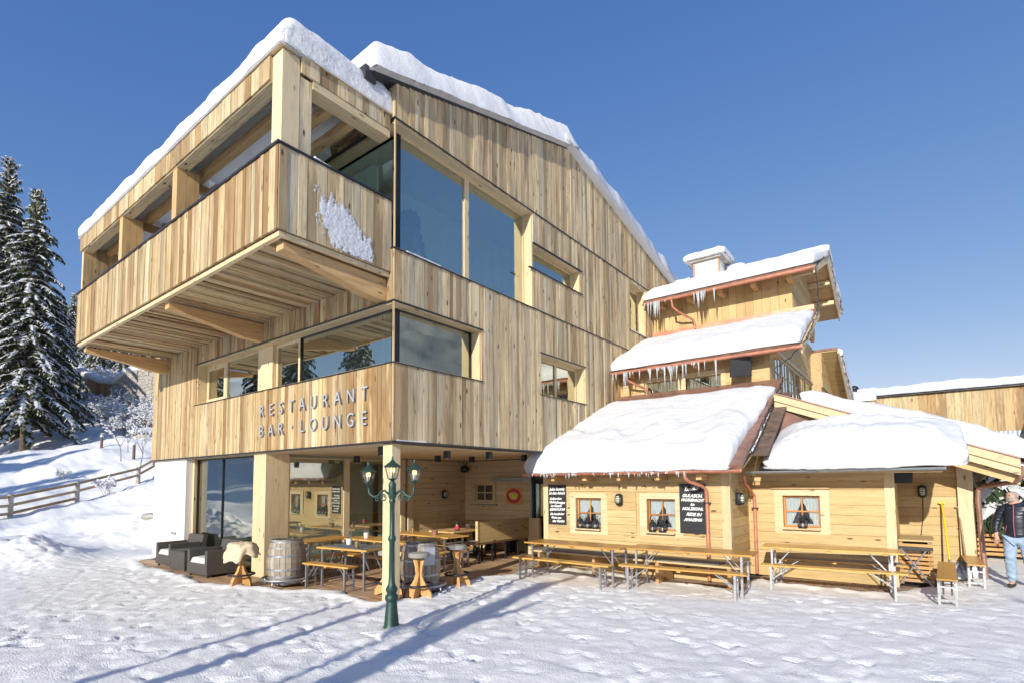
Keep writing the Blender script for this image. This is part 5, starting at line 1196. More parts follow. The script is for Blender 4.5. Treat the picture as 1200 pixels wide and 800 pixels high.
def stool(loc, rz, label, seat=True):
    t = root('bar_stool', label, 'bar stool', loc, rz, 'curved wooden bar stools')
    for k in range(4):
        a = k*math.pi/2
        pf = [(.005, .0+.08), (.20, 0.0), (.255, 0.0), (.24, .10), (.17, .20), (.10, .30), (.055, .42), (.075, .55), (.105, .66), (.03, .70), (.005, .70)]
        m_ = MB(); vs = []
        for s in (-.022, .022): vs += [(r*math.cos(a)-s*math.sin(a), r*math.sin(a)+s*math.cos(a), z) for r, z in pf]
        n = len(pf); m_.add(vs, [tuple(range(n))[::-1], tuple(range(n, 2*n))]+[(i, (i+1) % n, n+(i+1) % n, n+i) for i in range(n)]); m_.build('leg', 'stool_wood', t, world=False)
    MB().tube([(.235*math.cos(a_), .235*math.sin(a_), .235) for a_ in [i*math.pi/12 for i in range(24)]], .02, 8, closed=True).build('foot_ring', 'black_plastic', t, world=False, smooth=True)
    if seat: MB().lathe([(.001, .70), (.16, .70), (.185, .715), (.19, .755), (.17, .785), (.10, .795), (.001, .797)], 22).build('seat', 'seat_grey', t, world=False, smooth='auto')
    return t
stool((-7.02, 6.42, 0), R(20), 'curved wooden bar stool in front of the corner barrel')
s2_ = stool((-7.25, 7.62, 0), R(50), 'curved wooden bar stool right behind the corner barrel')
stool((-7.72, 6.32, 0), R(35), 'curved wooden bar stool mostly hidden behind the corner column')
stool((-10.72, 5.12, 0), R(20), 'curved wooden bar stool draped with a fleece')
# fleece over the stool
m_ = MB(); vs = []; fs = []; NR, NA = 14, 40; r = random.Random(3); lob = [r.uniform(.7, 1.25) for _ in range(NA)]
lob = [(lob[i-1]+lob[i]*2+lob[(i+1) % NA])/4 for i in range(NA)]
for i in range(NR+1):
    for k in range(NA):
        a = 2*math.pi*k/NA; s_ = i/NR*.50*lob[k]; 
        if s_ < .22: rr, z = s_, .82-.25*s_*s_
        else: rr, z = .22+(s_-.22)*.28+.015*math.sin(a*7), .80-(s_-.22)*.93
        rr *= 1+.05*math.sin(5*a+i); vs.append((rr*1.25*math.cos(a), rr*math.sin(a), z+float(vn(k*.7, i*.9, 4))*.03))
for i in range(NR):
    for k in range(NA): k2 = (k+1) % NA; fs.append((i*NA+k, i*NA+k2, (i+1)*NA+k2, (i+1)*NA+k))
m_.add(vs, fs); sk = m_.build('sheepskin', 'fleece', None, smooth=True, label='cream sheepskin draped over the bar stool seat by the wicker chairs', cat='sheepskin', loc=(-10.72, 5.12, 0), recalc=True)
sm = sk.modifiers.new('thick', 'SOLIDIFY'); sm.thickness = .02; sm.offset = 1

# ------------------------------------------------------------------ wicker chairs
def wicker(loc, rz, label, W_=.86, D_=.80):
    t = root('wicker_armchair', label, 'armchair', loc, rz, 'dark wicker lounge chairs')
    a, d = W_/2, D_/2
    MB().box((-a, -d, .06), (a, d, .30)).build('base', 'wicker', t, world=False)
    for s in (-1, 1): MB().box((min(s*a, s*(a-.10)), -d, .301), (max(s*a, s*(a-.10)), d-.12, .58)).build('armrest', 'wicker', t, world=False)
    MB().prism([(d-.12, .301), (d, .301), (d+.06, .74), (d-.03, .74)], 'x', -a, a).build('backrest', 'wicker', t, world=False)
    s_ = slab([(-a+.11, -d+.01, .302), (a-.11, -d+.01, .302), (a-.11, d-.13, .302), (-a+.11, d-.13, .302)], .11, 3, .06, 14, 12, 0, 0, bulge=0).build('seat_cushion', 'cushion', t, world=False, smooth=True)
    for sx in (-1, 1):
        for sy in (-1, 1): MB().box((sx*(a-.06)-.02, sy*(d-.06)-.02, 0), (sx*(a-.06)+.02, sy*(d-.06)+.02, .06)).build('leg', 'black_plastic', t, world=False)
    return t
wicker((-12.75, 5.50, -.02), R(4), 'dark wicker armchair with white cushion nearest the barrel')
wicker((-15.00, 5.62, -.02), R(2), 'dark wicker armchair with white cushion against the white wall', .82, .8)
ct = root('wicker_table', 'dark wicker cube table between the two armchairs', 'side table', (-14.05, 5.55, -.02), R(3))
MB().box((-.36, -.36, .03), (.36, .36, .46)).build('table_body', 'wicker', ct, world=False); MB().box((-.37, -.37, .461), (.37, .37, .48)).build('table_top', 'black_plastic', ct, world=False)
for sx in (-1, 1):
    for sy in (-1, 1): MB().box((sx*.3-.02, sy*.3-.02, 0), (sx*.3+.02, sy*.3+.02, .029)).build('leg', 'black_plastic', ct, world=False)

# ------------------------------------------------------------------ booth bench, pedestal table, bottle
bb = root('booth_bench', 'long wooden bench with high plywood back beside the terrace table', 'bench', (-8.8, 11.0, -.02))
MB().box((-8.80, 9.95, .50), (-8.76, 12.1, 1.02)).build('backrest', 'beam_y', bb); bb.children[0].data.materials[0] = MATS['wood_chalet_y']
MB().box((-8.815, 9.92, .42), (-8.745, 9.948, 1.04)).build('end_post', 'wood_light_z', bb)
MB().box((-9.25, 9.95, .44), (-8.805, 12.1, .48)).build('seat', 'wood_chalet_y', bb); MB().box((-9.24, 9.96, .481), (-8.83, 10.6, .515)).build('seat_cushion', 'seat_grey', bb)
for y in (10.02, 10.55, 11.1, 11.65, 12.05):
    for x in (-9.2, -8.84): MB().box((x, y, -.02), (x+.045, y+.045, .439)).build('leg', 'dark_metal', bb)
MB().box((-8.80, 12.11, 0), (-8.42, 12.22, 1.0)).build('end_panel', 'wood_light_z', bb)
pt = root('pedestal_table', 'wooden table on two black pedestal legs beside the booth bench', 'table', (-9.85, 10.6, -.02))
MB().box((-10.30, 9.75, .72), (-9.40, 11.45, .76)).build('table_top', 'beam_y', pt)
for y in (10.1, 11.1):
    MB().box((-9.92, y-.06, .04), (-9.78, y+.06, .719)).build('leg', 'dark_metal', pt); MB().box((-10.2, y-.06, 0), (-9.5, y+.06, .039)).build('foot', 'dark_metal', pt)
runner(-10.1, -9.5, 9.80, 11.3, .741, 0, 'grey mat lying on the pedestal table')
bo = root('bottle', 'dark bottle with red label on the pedestal table', 'bottle', (-9.60, 10.1, .75))
MB().lathe([(.055, 0), (.06, .01), (.06, .17), (.045, .20), (.02, .235), (.018, .29), (.02, .30)], 16).build('bottle_body', 'bottle_glass', bo, world=False, smooth='auto'); MB().lathe([(.0615, .05), (.0615, .15)], 16).build('bottle_label', 'sign_red', bo, world=False)
def clutter(x, y, z, kind, label):
    t = root(kind, label, kind.replace('_', ' '), (x, y, z))
    if kind == 'cutlery_pot':
        MB().lathe([(.05, 0), (.055, .01), (.06, .12), (.055, .12), (.05, .02)], 14).build('pot', 'white_paint', t, world=False, smooth='auto')
        for k in range(5): a = k*1.25; MB().bar((.02*math.cos(a), .02*math.sin(a), .03), (.045*math.cos(a), .045*math.sin(a), .20), .012, .004).build('cutlery', 'galvanised', t, world=False)
    elif kind == 'beer_glass':
        MB().lathe([(.03, 0), (.035, .005), (.04, .16), (.037, .16), (.032, .01)], 14).build('glass_wall', 'glass_small', t, world=False, smooth='auto'); MB().lathe([(.001, .008), (.031, .008), (.036, .12), (.001, .12)], 12).build('drink', 'sign_orange', t, world=False)
    else:
        MB().lathe([(.06, 0), (.08, .11), (.075, .11), (.055, .01)], 14).build('pot', 'copper_dark', t, world=False, smooth='auto'); lf = MB(); q_ = random.Random(int(abs(x*100)))
        for k in range(46):
            a = q_.uniform(0, 6.28); h_ = q_.uniform(.11, .26); rr = q_.uniform(.01, .09); p = Vector((rr*math.cos(a), rr*math.sin(a), h_)); d = Vector((math.cos(a), math.sin(a), q_.uniform(-.3, .8))).normalized()*.045; w_ = d.cross(Vector((0, 0, 1))).normalized()*.014
            lf.add([p, p+d*.5+w_, p+d, p+d*.5-w_], [(0, 1, 2, 3)])
        lf.build('foliage', 'leaves', t, world=False, recalc=False)
    return t
CLUT = [(-9.2, 7.8, .75, 'plant_pot', 'little green plant in a pot on the second terrace table'), (-10.2, 7.7, .75, 'cutlery_pot', 'white cutlery pot at the far end of the second terrace table'), (-8.7, 6.35, .762, 'beer_glass', 'half full glass on the grey mat of the front terrace table'), (-9.3, 6.6, .762, 'cutlery_pot', 'white cutlery pot on the grey mat of the front terrace table'), (-9.4, 9.1, .75, 'plant_pot', 'little green plant in a pot on the third terrace table'), (-10.3, 9.2, .75, 'beer_glass', 'glass on the third terrace table'), (-9.95, 10.9, .75, 'cutlery_pot', 'white cutlery pot on the pedestal table')]
# wall bench in the terrace corner
wc = root('corner_bench', 'wooden seat fixed along the terrace corner wall', 'bench', (-10.9, 12.1, 0))
MB().box((-11.48, 11.95, .43), (-9.3, 12.40, .47)).build('seat', 'wood_chalet_x', wc); MB().box((-11.48, 10.4, .43), (-11.05, 11.949, .47)).build('seat', 'wood_chalet_y', wc)
for x in (-11.4, -10.3, -9.4): MB().box((x, 12.0, 0), (x+.05, 12.35, .429)).build('leg', 'dark_metal', wc)

# ------------------------------------------------------------------ tools and slatted panels at the recess
sb_ = root('slatted_box', 'orange slatted wooden cover below the recess lamp', 'wooden box', (-.2, 12.9, 0))
for k in range(9): board('slat', sb_, 'slat_wood', (-.42, 12.74, .05+k*.083), (.10, 12.765, .105+k*.083))
MB().box((-.42, 12.78, 0), (-.36, 13.4, .80)).box((.04, 12.78, 0), (.10, 13.4, .80)).build('frame', 'wood_brown_z', sb_)
MB().box((-.42, 12.775, .81), (.12, 13.9, .84)).build('box_lid', 'wood_chalet_x', sb_)
MB().box((-.35, 13.38, .02), (.03, 13.40, .80)).build('back_panel', 'interior_dark', sb_)
fs_ = root('folded_stand', 'folded cross legged stand with black top before the slatted cover', 'folding stand', (-.2, 12.5, 0), R(0))
for dy in (0, .06):
    for sgn in (-1, 1): MB().tube([(-.26*sgn+.02, dy, 0.0), (.20*sgn+.02, dy+.05*sgn, .70)], .014, 8).build('leg', 'galvanised', fs_, world=False)
MB().bar((-.24, .0, .71), (.30, .05, .70), .05, .06).build('stand_top', 'black_plastic', fs_, world=False)
MB().tube([(-.17, .0, .10), (.19, .0, .10)], .008, 6).build('crossbar', 'galvanised', fs_, world=False)
def shovel(x, y0, y1, L, label, col, blade):
    t = root('snow_shovel', label, 'shovel', (x, y0, 0))
    top = Vector((-.06, y1-y0, L)); MB().tube([(0, 0, .25), (0, (y1-y0)*.2, .45), top], .018, 8).build('handle', col, t, world=False, smooth=True)
    MB().bar(top+Vector((-.05, 0, .0)), top+Vector((.05, 0, 0)), .03, .03).build('grip', col, t, world=False)
    b_ = MB(); n = 8; vs = []
    for i in range(n+1):
        u = -1+2*i/n; vs += [(u*.21, -.10-.05*(1-u*u)+.0, .0), (u*.19, 0.02+.03*(1-u*u), .20), (u*.14, 0.03, .34)]
    fs = []
    for i in range(n):
        for j in range(2): a = i*3+j; fs.append((a, a+3, a+4, a+1))
    o = b_.add(vs, fs).build('blade', blade, t, world=False, smooth=True); s_ = o.modifiers.new('thick', 'SOLIDIFY'); s_.thickness = .008
    MB().tube([(0, .02, .16), (0, .03, .40)], .025, 8).build('socket', 'galvanised', t, world=False)
shovel(.36, 13.75, 14.24, 1.50, 'snow shovel with bright yellow handle leaning on the recess wall', 'yellow_plastic', 'galvanised')
shovel(.62, 14.05, 14.26, 1.42, 'snow shovel with grey wooden handle leaning near the corner post', 'fence_wood', 'galvanised')
# slatted planter with fir behind the man
pl = root('slatted_planter', 'slatted orange planter box behind the walking man', 'planter', (1.6, 17.9, 0))
for k in range(10): board('slat', pl, 'slat_wood', (1.02, 17.75, .10+k*.115), (2.3, 17.78, .17+k*.115))
for x in (1.05, 1.6, 2.2): MB().box((x, 17.80, 0), (x+.05, 17.86, 1.25)).build('leg', 'wood_brown_z', pl)
MB().box((1.03, 17.88, .1), (2.29, 18.5, 1.22)).build('liner', 'interior_dark', pl)
snow('planter_snow', 'snow heaped on the slatted planter', slab([(1.0, 17.72, 1.24), (2.4, 17.72, 1.24), (2.4, 18.6, 1.24), (1.0, 18.6, 1.24)], .2, 50, .2, 24, 20, .04, .03), 'snow')
snow('snow_heap', 'big snow bank behind the planter and the little fir', slab([(1.1, 19.2, .1), (4.5, 19.2, .1), (4.5, 20.6, .3), (1.1, 20.6, .3)], 2.1, 51, 1.4, 60, 50, .35, .25), 'snow_rough')
# corrugated shed and far building
shd = root('corrugated_shed', 'pale blue corrugated metal wall seen below the annex eave', 'shed', (4, 21.5, 0))
m_ = MB(); vs = []; n = 160
for i in range(n+1):
    x = .9+i*.05; y = 21.3+(.03 if (i//2) % 2 else 0); vs += [(x, y, 0), (x, y, 3.4)]
m_.add(vs, [(2*i, 2*i+2, 2*i+3, 2*i+1) for i in range(n)]); m_.build('wall', 'blue_sheet', shd, recalc=False)
for x in (2.1, 3.6): MB().box((x, 21.24, 0), (x+.1, 21.295, 3.3)).build('wall_post', 'zinc', shd)
MB().box((.9, 21.34, 0), (8.9, 23, 3.35)).build('shed_body', 'interior', shd)
fb = root('timber_hall', 'long hall clad in upright larch boards behind the annex roof', 'building', (8, 28, 0))
MB().box((-2.2, 26.03, 0), (22, 36, 5.30)).build('wall', 'wood_brown_z', fb)
clad(fb, 'y', 26.03, -1, -2.2, 12, (2.8, 5.30), [], 'wood_new_z', 'v', (.22, .34), near=lambda s, z: s < 5, name='wall_board', stuff_name='far_boarding', prot=.02)
MB().box((-2.4, 25.85, 5.302), (22.2, 36.2, 5.36)).build('roof', 'roof_metal', fb)
snow('hall_snow', 'flat snow layer along the roof of the far timber hall', slab([(-2.5, 25.75, 5.362), (20, 25.75, 5.362), (20, 30, 5.362), (-2.5, 30, 5.362)], .34, 52, .2, 120, 14, .05, .03, bulge=.05))
t = root('roof_vent', 'small dark roof cowl poking out of the snow on the hall roof', 'vent', (-2.0, 25.2, 5.1))
MB().lathe([(.09, 0), (.09, .5), (.15, .52), (.15, .58), (.10, .64), (.02, .67)], 14).build('cowl', 'dark_metal', t, world=False, smooth='auto')
snow('snow_heap', 'snow lump round the small roof cowl', slab([(-2.6, 24.7, 5.05), (-1.3, 24.7, 5.05), (-1.3, 25.7, 5.05), (-2.6, 25.7, 5.05)], .5, 53, .4, 20, 20, .04, .04))
MB().box((-2.6, 24.75, 0), (-1.3, 25.74, 5.04)).build('stair_tower', 'wood_new_z', fb)
hut = root('log_gable', 'brown rounded log gable with snow cap at the right edge', 'hut', (3.6, 20.2, 0))
MB().prism([(2.35, 3.2), (5.5, 3.2), (5.5, 4.2), (3.0, 3.95), (2.5, 3.65)], 'y', 20.6, 22).build('wall', 'beam_z', hut); hut.children[0].data.materials[0] = MATS['wood_brown_z']
snow('hut_snow', 'snow cap over the brown log gable', slab([(2.5, 20.4, 3.75), (5.6, 20.4, 4.1), (5.6, 22, 4.1), (2.5, 22, 3.75)], .42, 54, .3, 30, 20, .05, .05))

# ------------------------------------------------------------------ the walking man
def skin_mesh(joints, edges, sub=2, name='body', mat='skin', loc=(0, 0, 0)):
    me = bpy.data.meshes.new(name); ids = {k: i for i, k in enumerate(joints)}
    me.from_pydata([Vector(joints[k][0]) for k in joints], [(ids[a], ids[b]) for a, b in edges], [])
    o = bpy.data.objects.new(name, me); C.objects.link(o)
    sk_ = o.modifiers.new('s', 'SKIN'); sk_.use_smooth_shade = True
    for k, i in ids.items():
        r_ = joints[k][1]; me.skin_vertices[0].data[i].radius = r_ if isinstance(r_, tuple) else (r_, r_); me.skin_vertices[0].data[i].use_root = (i == 0)
    sb2 = o.modifiers.new('u', 'SUBSURF'); sb2.levels = sub; sb2.render_levels = sub
    dg = bpy.context.evaluated_depsgraph_get(); m2 = bpy.data.meshes.new_from_object(o.evaluated_get(dg)); m2.name = name
    bpy.data.objects.remove(o); bpy.data.meshes.remove(me)
    m2.materials.clear(); m2.materials.append(MATS[mat])
    m2.polygons.foreach_set('use_smooth', [True]*len(m2.polygons))
    return m2
# local frame: x = to the man's left as we see him facing us (picture right), y = away from the camera
J = {'pelvis': ((0, 0, .95), (.15, .11)), 'belly': ((0, -.03, 1.10), (.16, .13)), 'chest': ((0, -.01, 1.33), (.165, .12)), 'collar': ((0, .01, 1.47), (.10, .075)), 'neck': ((-.01, -.01, 1.525), (.062, .066)), 'head1': ((-.03, -.04, 1.59), (.080, .092)), 'head2': ((-.035, -.035, 1.67), (.088, .102)), 'head3': ((-.035, -.02, 1.73), (.068, .080)),
     'shL': ((-.185, .01, 1.425), .065), 'elL': ((-.27, .03, 1.17), .047), 'wrL': ((-.285, -.06, .93), .032), 'paL': ((-.28, -.075, .875), (.042, .024)),
     'shR': ((.185, .01, 1.425), .065), 'elR': ((.27, .05, 1.17), .047), 'wrR': ((.28, -.02, .94), .032), 'paR': ((.28, -.04, .88), (.042, .024)),
     'hiL': ((-.10, 0, .90), (.10, .10)), 'knL': ((-.11, -.07, .50), .065), 'anL': ((-.10, -.02, .10), .045), 'toL': ((-.12, -.16, .045), (.045, .035)),
     'hiR': ((.10, 0, .90), (.10, .10)), 'knR': ((.13, .04, .50), .065), 'anR': ((.15, .22, .12), .045), 'toR': ((.16, .10, .045), (.045, .035))}
for s_, nm in ((-1, 'L'), (1, 'R')):
    px, py, pz = J['pa'+nm][0]
    for i, (dx, L_) in enumerate(((-.024, .062), (-.008, .072), (.009, .068), (.024, .054))):
        J[f'f{nm}{i}a'] = ((px+dx, py-.004, pz-.045), .0095); J[f'f{nm}{i}b'] = ((px+dx*1.1, py+.002, pz-.045-L_*.55), .0085); J[f'f{nm}{i}c'] = ((px+dx*1.0, py+.022, pz-.045-L_), .0075)
    J[f't{nm}a'] = ((px-s_*.034, py-.02, pz-.005), .011); J[f't{nm}b'] = ((px-s_*.04, py-.035, pz-.04), .0095)
ED = [('pelvis','belly'),('belly','chest'),('chest','collar'),('collar','neck'),('neck','head1'),('head1','head2'),('head2','head3')]
for nm in 'LR':
    ED += [('collar','sh'+nm),('sh'+nm,'el'+nm),('el'+nm,'wr'+nm),('wr'+nm,'pa'+nm),('pelvis','hi'+nm),('hi'+nm,'kn'+nm),('kn'+nm,'an'+nm),('an'+nm,'to'+nm),('pa'+nm,f't{nm}a'),(f't{nm}a',f't{nm}b')]
    for i in range(4): ED += [('pa'+nm, f'f{nm}{i}a'), (f'f{nm}{i}a', f'f{nm}{i}b'), (f'f{nm}{i}b', f'f{nm}{i}c')]
man = root('person', 'grey haired man with beard in dark quilted jacket and pale jeans walking on the snow', 'person', (1.33, 13.35, 0.02), R(-12))
bme = skin_mesh(J, ED)
# shape the face: brow, eye sockets, nose, chin; facing the picture's left, looking down
HC = Vector((-.035, -.035, 1.665)); FD = Vector((-.62, -.78, -.08)).normalized(); FS = Vector((0, 0, 1)).cross(FD).normalized()
for v in bme.vertices:
    d = v.co-HC
    if v.co.z > 1.54 and d.length < .17:
        f_ = d.dot(FD); s_ = d.dot(FS); z_ = d.z
        if f_ > .02:
            nose = math.exp(-(s_/.014)**2-((z_+.01)/.028)**2)*.026; brow = math.exp(-((z_-.028)/.012)**2)*.006*math.exp(-(s_/.05)**2)
            eye = -math.exp(-((abs(s_)-.030)/.014)**2-((z_-.008)/.012)**2)*.009; chin = math.exp(-(s_/.03)**2-((z_+.085)/.025)**2)*.014; mouth = math.exp(-(s_/.025)**2-((z_+.052)/.008)**2)*.005
            v.co += FD*(nose+brow+eye+chin+mouth)
bo_ = bpy.data.objects.new('body', bme); C.objects.link(bo_); bo_.parent = man
def subj(keys, edges, grow, over={}):
    jj = {k: ((J[k][0]), (tuple(x+grow for x in J[k][1]) if isinstance(J[k][1], tuple) else J[k][1]+grow)) for k in keys}; jj.update(over); return jj, edges
jj = {'belly': ((0, -.03, 1.12), (.185, .155)), 'hem': ((0, -.02, .90), (.185, .15)), 'chest': ((0, -.01, 1.34), (.185, .145)), 'collar': ((0, .01, 1.46), (.12, .095)), 'nk': ((-.005, 0, 1.53), (.075, .075)),
      'shL': ((-.19, .01, 1.42), .085), 'elL': ((-.28, .03, 1.17), .070), 'wrL': ((-.292, -.05, .955), .052), 'shR': ((.19, .01, 1.42), .085), 'elR': ((.28, .05, 1.17), .070), 'wrR': ((.287, -.01, .965), .052)}
jm = skin_mesh(jj, [('belly','hem'),('belly','chest'),('chest','collar'),('collar','nk'),('collar','shL'),('shL','elL'),('elL','wrL'),('collar','shR'),('shR','elR'),('elR','wrR')], 3, 'jacket', 'jacket')
for v in jm.vertices:   # quilting: rolls about 6 cm high, running round body and sleeves
    q = abs(math.sin(v.co.z*math.pi/.062)); v.co += v.normal*(.013*(q**0.6)-.006)
jo = bpy.data.objects.new('jacket', jm); C.objects.link(jo); jo.parent = man
zp = MB().tube([(-.01, -.165, 1.53-.03), (-.015, -.18, 1.36), (-.02, -.205, 1.14), (-.015, -.19, .93)], .009, 6).build('zip', 'zip_red', jo, world=False)
MB().tube([(-.12, -.165, 1.12), (-.14, -.155, 1.02)], .006, 6).build('pocket_zip', 'zip_red', jo, world=False)
jj = {'pelvis': ((0, 0, .95), (.165, .13)), 'hiL': ((-.10, 0, .86), (.12, .12)), 'knL': ((-.11, -.07, .50), .088), 'mdL': ((-.107, -.045, .28), .078), 'anL': ((-.10, -.02, .09), .072), 'hiR': ((.10, 0, .86), (.12, .12)), 'knR': ((.13, .04, .50), .088), 'mdR': ((.14, .13, .28), .078), 'anR': ((.15, .21, .10), .072)}
pm_ = skin_mesh(jj, [('pelvis','hiL'),('hiL','knL'),('knL','mdL'),('mdL','anL'),('pelvis','hiR'),('hiR','knR'),('knR','mdR'),('mdR','anR')], 3, 'jeans', 'denim')
for v in pm_.vertices:
    v.co += v.normal*(.006*math.sin(v.co.z*55+v.co.x*30)*(1.6 if v.co.z < .3 or .42 < v.co.z < .6 else .5))
po = bpy.data.objects.new('jeans', pm_); C.objects.link(po); po.parent = man
for nm, a_, b_ in (('L', (-.095, .03, .05), (-.125, -.20, .04)), ('R', (.155, .26, .07), (.165, .05, .04))):
    sm_ = skin_mesh({'a': (a_, (.050, .045)), 'm': (tuple((Vector(a_)+Vector(b_))/2), (.054, .042)), 'b': (b_, (.048, .032))}, [('a', 'm'), ('m', 'b')], 2, 'shoe', 'shoe')
    for v in sm_.vertices: v.co.z = max(v.co.z, .002)
    so = bpy.data.objects.new('shoe', sm_); C.objects.link(so); so.parent = man
# hair, beard, ears, eyes
def headpatch(name, mat, test, grow, parent=man):
    bm = bmesh.new(); bm.from_mesh(bme); bm.verts.ensure_lookup_table()
    kill = [f for f in bm.faces if not test(f.calc_center_median()-HC, f.calc_center_median())]
    bmesh.ops.delete(bm, geom=kill, context='FACES')
    for v in bm.verts: v.co += v.normal*(grow+.004*math.sin(v.co.x*210+v.co.z*130))
    me_ = bpy.data.meshes.new(name); bm.to_mesh(me_); bm.free(); me_.materials.clear(); me_.materials.append(MATS[mat])
    o = bpy.data.objects.new(name, me_); C.objects.link(o); o.parent = parent
    s_ = o.modifiers.new('t', 'SOLIDIFY'); s_.thickness = .005; return o
headpatch('hair', 'grey_hair', lambda d, c: c.z > 1.58 and d.length < .19 and ((d.dot(FD) < .035 and d.z > -.05) or (d.z > .062 and d.dot(FD) < .075)), .007)
headpatch('beard', 'grey_hair', lambda d, c: c.z > 1.54 and d.length < .18 and d.dot(FD) > .045 and -.11 < d.z < -.038 and not (abs(d.dot(FS)) < .022 and -.06 < d.z < -.045), .008)
for s_ in (-1, 1):
    e = HC+FD*.083+FS*s_*.032+Vector((0, 0, .008)); MB().lathe([(.001, -.009), (.008, -.006), (.010, 0), (.008, .006), (.001, .009)], 10, e).build('eye', 'black_plastic', man, world=False, smooth=True)
    e = HC+FS*s_*.092+FD*(-.005)+Vector((0, 0, -.005)); MB().lathe([(.003, -.030), (.012, -.022), (.016, .0), (.016, .02), (.006, .032)], 8, e).build('ear', 'skin', man, world=False, smooth=True)
# ------------------------------------------------------------------ trees
def conifer_mesh(H, Rb, seed, snowy=1.0, dens=1.0, bare=0.10):
    r = random.Random(seed); tr = MB(); cr = MB(); sn = MB()
    tr.tube([(0, 0, -.5), (0, 0, H*.3), (.05, 0, H*.7), (0, 0, H*.985)], [H*.014+.05, H*.012+.03, H*.006+.02, .015], 8)
    z = H*bare
    while z < H*.985:
        t = (z-H*bare)/(H*(1-bare)); L = Rb*(1-t)**.82*(.75+.25*min(1, t*6+.4))+.12
        nb = max(4, int(r.uniform(6, 10)*(1 if t < .8 else .7))); L *= r.uniform(.8, 1.15)
        a0 = r.uniform(0, 6.28)
        for b in range(nb):
            a = a0+b*6.28/nb+r.uniform(-.35, .35); l = L*r.uniform(.45, 1.22); dr = r.uniform(.36, .60)+.30*(1-t) if t < .85 else -.25
            up_ = .25+.2*t; pts = []
            for i in range(5):
                s = i/4; pts.append(Vector((math.cos(a)*l*s, math.sin(a)*l*s, z+l*(up_*s*.5-dr*s*s))))
            cr.tube(pts, [.03*(1-t)+.012, .025*(1-t)+.01, .015, .01, .005], 3, cap=False)
            side = Vector((-math.sin(a), math.cos(a), 0)); n = max(3, int(l*6.5*dens))
            for i in range(n):
                s = (i+r.random())/n; s = .12+.88*s; k = min(3, int(s*4)); p = pts[k].lerp(pts[k+1], s*4-k)
                for sd_ in (-1, 1):
                    w = (.16+.5*l*.28*(1-s*.55))*r.uniform(.7, 1.2)
                    d = (side*sd_*r.uniform(.6, 1)+Vector((math.cos(a), math.sin(a), 0))*r.uniform(.25, .8)+Vector((0, 0, r.uniform(-1.3, -.2)))).normalized()
                    q = p+d*w; th = Vector((0, 0, -.13-.14*r.random())); e = Vector((math.cos(a), math.sin(a), 0))*r.uniform(.03, .08)
                    cr.add([p, p+e*1.2, q+th*.5, p+th], [(0, 1, 2), (0, 2, 3)], 0)
                    cr.add([p.lerp(q, .35), p.lerp(q, .35)+th*1.6+e, q+th*.2], [(0, 1, 2)], 0)
                    if snowy > 0 and r.random() < .30*snowy:
                        u = Vector((0, 0, .035+.03*r.random())); c_ = p.lerp(q, .5)+u; ww = e.normalized()*r.uniform(.05, .11)
                        sn.add([p+u-ww*.6, p+u+ww, q+ww*.4, q-ww*.4, c_+Vector((0, 0, .05))], [(0, 1, 4), (1, 2, 4), (2, 3, 4), (3, 0, 4)], 0)
                if snowy > 0 and r.random() < .42*snowy:
                    ln = r.uniform(.16, .42); w2 = r.uniform(.06, .17)*(1+.4*l/3); rad = Vector((math.cos(a), math.sin(a), -dr*s*1.2)).normalized(); c0 = p+Vector((0, 0, .03)); tp = c0+Vector((0, 0, .06+.05*r.random()))
                    sn.add([c0-rad*ln-side*w2*.5, c0-rad*ln+side*w2*.5, c0+side*w2, c0+rad*ln, c0-side*w2, tp], [(0, 1, 5), (1, 2, 5), (2, 3, 5), (3, 4, 5), (4, 0, 5), (4, 3, 2, 1, 0)], 0)
        z += H*.021*(1.15-t*.45)*r.uniform(.8, 1.2)
    return tr, cr, sn
def conifer(H, Rb, seed, **k):
    tr, cr, sn = conifer_mesh(H, Rb, seed, **k); t = root('spruce_tree', '', 'tree')
    tr.build('trunk', 'bark', t, world=False, smooth=True, recalc=False); cr.build('crown', 'needles', t, world=False, recalc=False)
    s = sn.build('branch_snow', 'snow', t, world=False, recalc=False); s['kind'] = 'stuff'
    return t
GS = 'snow laden spruces on the slope'
tA = conifer(23.5, 4.6, 11, dens=1.5, bare=.13); tB = conifer(25, 4.4, 12, dens=1.4, bare=.08); tC = conifer(14, 2.8, 13)
def put(proto, x, y, rz, s, label, group=GS, firsts=set()):
    z = gz(x, y)-.1
    if proto.name not in firsts: firsts.add(proto.name); q = proto; q.location = (x, y, z); q.rotation_euler = (0, 0, rz)
    else: q = dup(proto, (x, y, z), rz)
    q.scale = (s, s, s); q['label'] = label; q['group'] = group; return q
put(tA, -60.2, 10.3, 0.4, 1.0, 'tall snowy spruce with bare lower trunk left of the balcony')
put(tB, -68.5, 9.6, 1.0, 1.10, 'tall snowy spruce at the left picture edge behind the stake')
put(tA, -76.0, 7.0, 2.4, 1.0, 'tall snowy spruce half cut by the left picture edge')
put(tC, -71, 14.5, 1.2, .95, 'smaller dark spruce filling the gap behind the two tall ones')
hs = [(-84, 24, 1.0), (-88, 27.5, 1.15), (-83, 30, .85), (-92, 23, 1.1), (-95, 31, 1.2), (-98, 26, 1.15), (-104, 30, 1.3), (-90, 34, 1.0), (-110, 24, 1.3), (-106, 36, 1.2), (-120, 30, 1.3), (-86, 19, .9)]
for i, (x, y, s) in enumerate(hs): put(tC, x, y, i*1.3, s*.62, 'small snowy spruce in the wood above the stone wall', 'wood above the stone wall')
